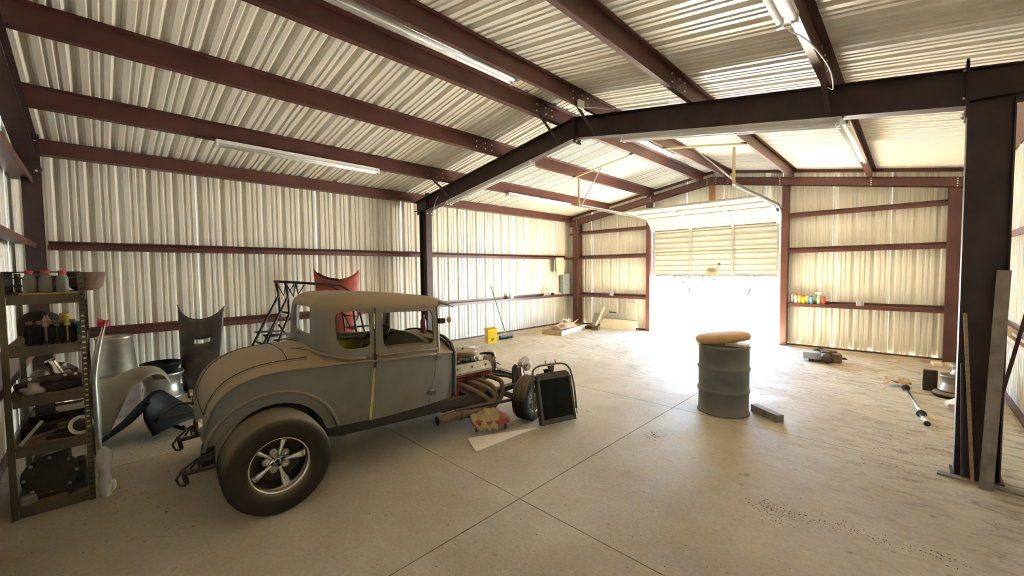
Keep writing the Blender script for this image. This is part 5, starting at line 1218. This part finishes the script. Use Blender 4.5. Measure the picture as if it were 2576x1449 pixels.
# fourth shelf: strips and a plate
T=thing('brake_drum_part','white rimmed round plate leaning on the corner post, fourth board down','plate',(3.585,-.135,S[1]+.075),rot=(0,PI/2-.25,.3))
MB().lathe([(.001,0),(.05,.002),(.062,.012),(.07,.012),(.073,0),(.07,-.012),(.001,-.012)],24,cap=False).obj('plate',M['plastic_w'],T); MB().lathe([(.001,.004),(.045,.005),(.048,.0)],20).obj('hub',M['rustd'],T)
for k,(a,b) in enumerate((((3.60,-.44,S[1]+.008),(3.58,-.33,S[1]+.16)),((3.50,-.46,S[1]+.008),(3.45,-.22,S[1]+.05)),((3.40,-.42,S[1]+.008),(3.42,-.14,S[1]+.02)))):
    board('metal_strip','%s metal strip among the clutter on the lower board'%['pale upright','dull slanting','rusty flat'][k],a,b,.02,.006,['alu','dimalu','rust'][k],up=(1,0,0))
T=thing('parts_tray','dark open parts tray on the lower board','tray',(3.2,-.285,S[1]))
for a,b in (((-.2,-.17,0),(.18,.17,.006)),((-.2,-.17,0),(-.19,.17,.07)),((.17,-.17,0),(.18,.17,.07)),((-.2,-.17,0),(.18,-.16,.07)),((-.2,.16,0),(.18,.17,.07))): MB().box(a,b).obj('side',M['rustd'],T)
# bottom shelf: gearbox
T=thing('gearbox','greasy gearbox casting filling the bottom board of the shelf','engine part',(3.38,-.31,S[0]))
MB().lathe([(.15,0),(.155,.02),(.13,.05),(.11,.16),(.12,.20),(.08,.24),(.001,.24)],20,tf(.13,.0,.155,ry=-PI/2)).obj('bell',M['greasy'],T)
me=bevel(MB().box((-.25,-.10,.03),(.0,.10,.25)).mesh('case'),.02,2); me.materials.append(M['greasy']); link('case',me,T)
me=bevel(MB().box((.02,.13,.05),(.12,.19,.22)).mesh('bracket'),.01); me.materials.append(M['greasy']); link('bracket',me,T)
MB().box((-.24,-.16,0),(.16,.19,.03)).obj('skid',M['rustd'],T)
for k in range(8):
    a=2*PI*k/8; MB().lathe([(.012,0),(.012,.01),(.001,.012)],6,tf(.135,.135*math.cos(a),.155+.135*math.sin(a),ry=PI/2)).obj('flange_bolt',M['alu'],T)
MB().tube([(.05,-.05,.27),(.07,.0,.31),(.06,.1,.33)],.012,8).obj('selector_rod',M['alu'],T)

# more clutter on the shelf boards
def block(name,label,c,s,m,rz=0,cat='engine part',bev=.008,parts=()):
    T=thing(name,label,cat,c,rz=rz); x,y,z=s
    me=bevel(MB().box((-x/2,-y/2,0),(x/2,y/2,z)).mesh('casting'),bev,2); me.materials.append(M[m]); link('casting',me,T)
    for k,(nm,p,r,h,mm) in enumerate(parts): MB().lathe([(r,0),(r,h*.9),(r*.8,h),(.001,h)],14,tf(*p)).obj(nm,M[mm],T)
    return T
block('cylinder_head_part','dark casting with two ports at the back of the middle board',(3.02,-.28,S[2]),(.30,.22,.10),'greasy',.2,parts=(('port',(-.06,0,.095),.035,.04,'rustd'),('port',(.07,.02,.095),.035,.05,'dimalu')))
block('starter_motor','grey finned casting beside the corner post on the middle board',(3.42,-.125,S[2]),(.12,.05,.07),'dimalu',.1,parts=(('cap',(.0,.0,.065),.018,.05,'alu'),))
block('brown_carton','brown carton at the back of the fourth board',(2.95,-.36,S[3]),(.16,.14,.12),'card',.15,cat='box',bev=.004)
block('parts_casting','rusty casting lying in the middle of the lower board',(3.38,-.25,S[1]),(.14,.13,.05),'rustd',.5,parts=(('boss',(.02,.0,.045),.03,.03,'rust'),('boss',(-.04,.03,.045),.02,.04,'greasy')))
block('iron_bracket','greasy bracket in front of the parts tray, lower board',(3.56,-.24,S[1]),(.05,.16,.03),'greasy',-.25)
T=thing('rubber_belt','black rubber belt looped over the front of the middle board','belt',(3.52,-.20,S[2]+.0))
MB().tube([(.05*math.cos(a),.09*math.sin(a),.012+.006*math.sin(2*a)) for a in [2*PI*k/24 for k in range(24)]],.008,6,closed=True).obj('belt_loop',M['black'],T)
block('bearing_block','small bright fitting at the left end of the bottom board',(3.57,-.42,S[0]),(.06,.08,.06),'alu',.3)
T=thing('heater_hose','curved black hose lying on the bottom board by the corner post','hose',(3.50,-.16,S[0]+.018)); MB().tube(bez([(-.12,-.02,0),(-.04,.04,.0),(.05,.03,.02),(.10,-.06,.0)],5),.016,8).obj('hose',M['black'],T)
# white wrapped bag beside the post
random.seed(9)
P=[]
for i in range(12):
    t=i/11; z=.40*t; r=.045*(1-.25*abs(2*t-1)**3)*(.75+.35*math.sin(t*5+1)**2) if t<.97 else .012
    P.append([(r*math.cos(a)*(1+.12*math.sin(3*a+i*1.3)),r*math.sin(a)*(1+.12*math.cos(2*a+i)),z) for a in [2*PI*k/14 for k in range(15)]])
T=thing('plastic_wrapped_bundle','crinkled white plastic wrapped bundle standing against the shelf corner post','bundle',(3.64,-.02,0))
MB().grid(P).obj('wrap',mat('thin_white_plastic',(.70,.68,.62),.25,var=.1,bump=.3,bscale=20),T)
MB().tube(bez([(.02,.02,.10),(.04,.045,.12),(.035,.05,.07),(.01,.03,.03)],4),.012,8).obj('twist',M['plastic_w'],T)
# ================= floor litter =================
random.seed(17)
def litter(name,label,spots,m):
    mb=MB()
    for (x,y,n,sx,sy,s) in spots:
        for k in range(n):
            a=random.uniform(0,PI); px_=x+random.gauss(0,sx); py_=y+random.gauss(0,sy); q=s*random.uniform(.4,1.3); h=q*.4
            if not(.1<px_<9.0): continue
            c,sn=math.cos(a),math.sin(a)
            v=[(px_+q*c,py_+q*sn,.0005),(px_-q*.4*sn,py_+q*.4*c,.0005),(px_-q*c,py_-q*sn,.0005),(px_+q*.4*sn,py_-q*.4*c,.0005),(px_,py_,h)]
            mb.add(v,[(0,1,4),(1,2,4),(2,3,4),(3,0,4)])
    o=mb.obj(name,m); o['kind']='stuff'; return tag(o,label,'litter')
litter('dirt_crumbs','brown dirt crumbs scattered on the concrete floor',[(7.50,3.36,150,.10,.07,.007),(7.70,3.42,60,.16,.03,.007),(7.98,3.49,60,.12,.03,.007),(8.30,3.52,40,.08,.04,.008),(6.28,4.05,120,.06,.07,.007),(5.75,4.75,50,.10,.10,.006),(8.05,5.6,120,.22,.5,.008),(7.6,6.8,100,.6,.7,.008),(6.2,6.2,60,1.4,1.2,.007),(7.7,8.6,80,.6,.8,.010),(6.6,2.6,120,1.2,.9,.007),(5.2,2.0,60,1.0,.5,.006),(2.9,.4,120,.5,.5,.009),(3.9,.0,80,.4,.3,.008)],M['dirt'])
litter('pale_chips','small pale chips scattered on the concrete floor',[(6.2,3.0,30,1.1,.8,.007),(5.3,1.7,14,.7,.5,.007),(5.2,7.0,30,1.2,1.2,.009)],M['plastic_w'])
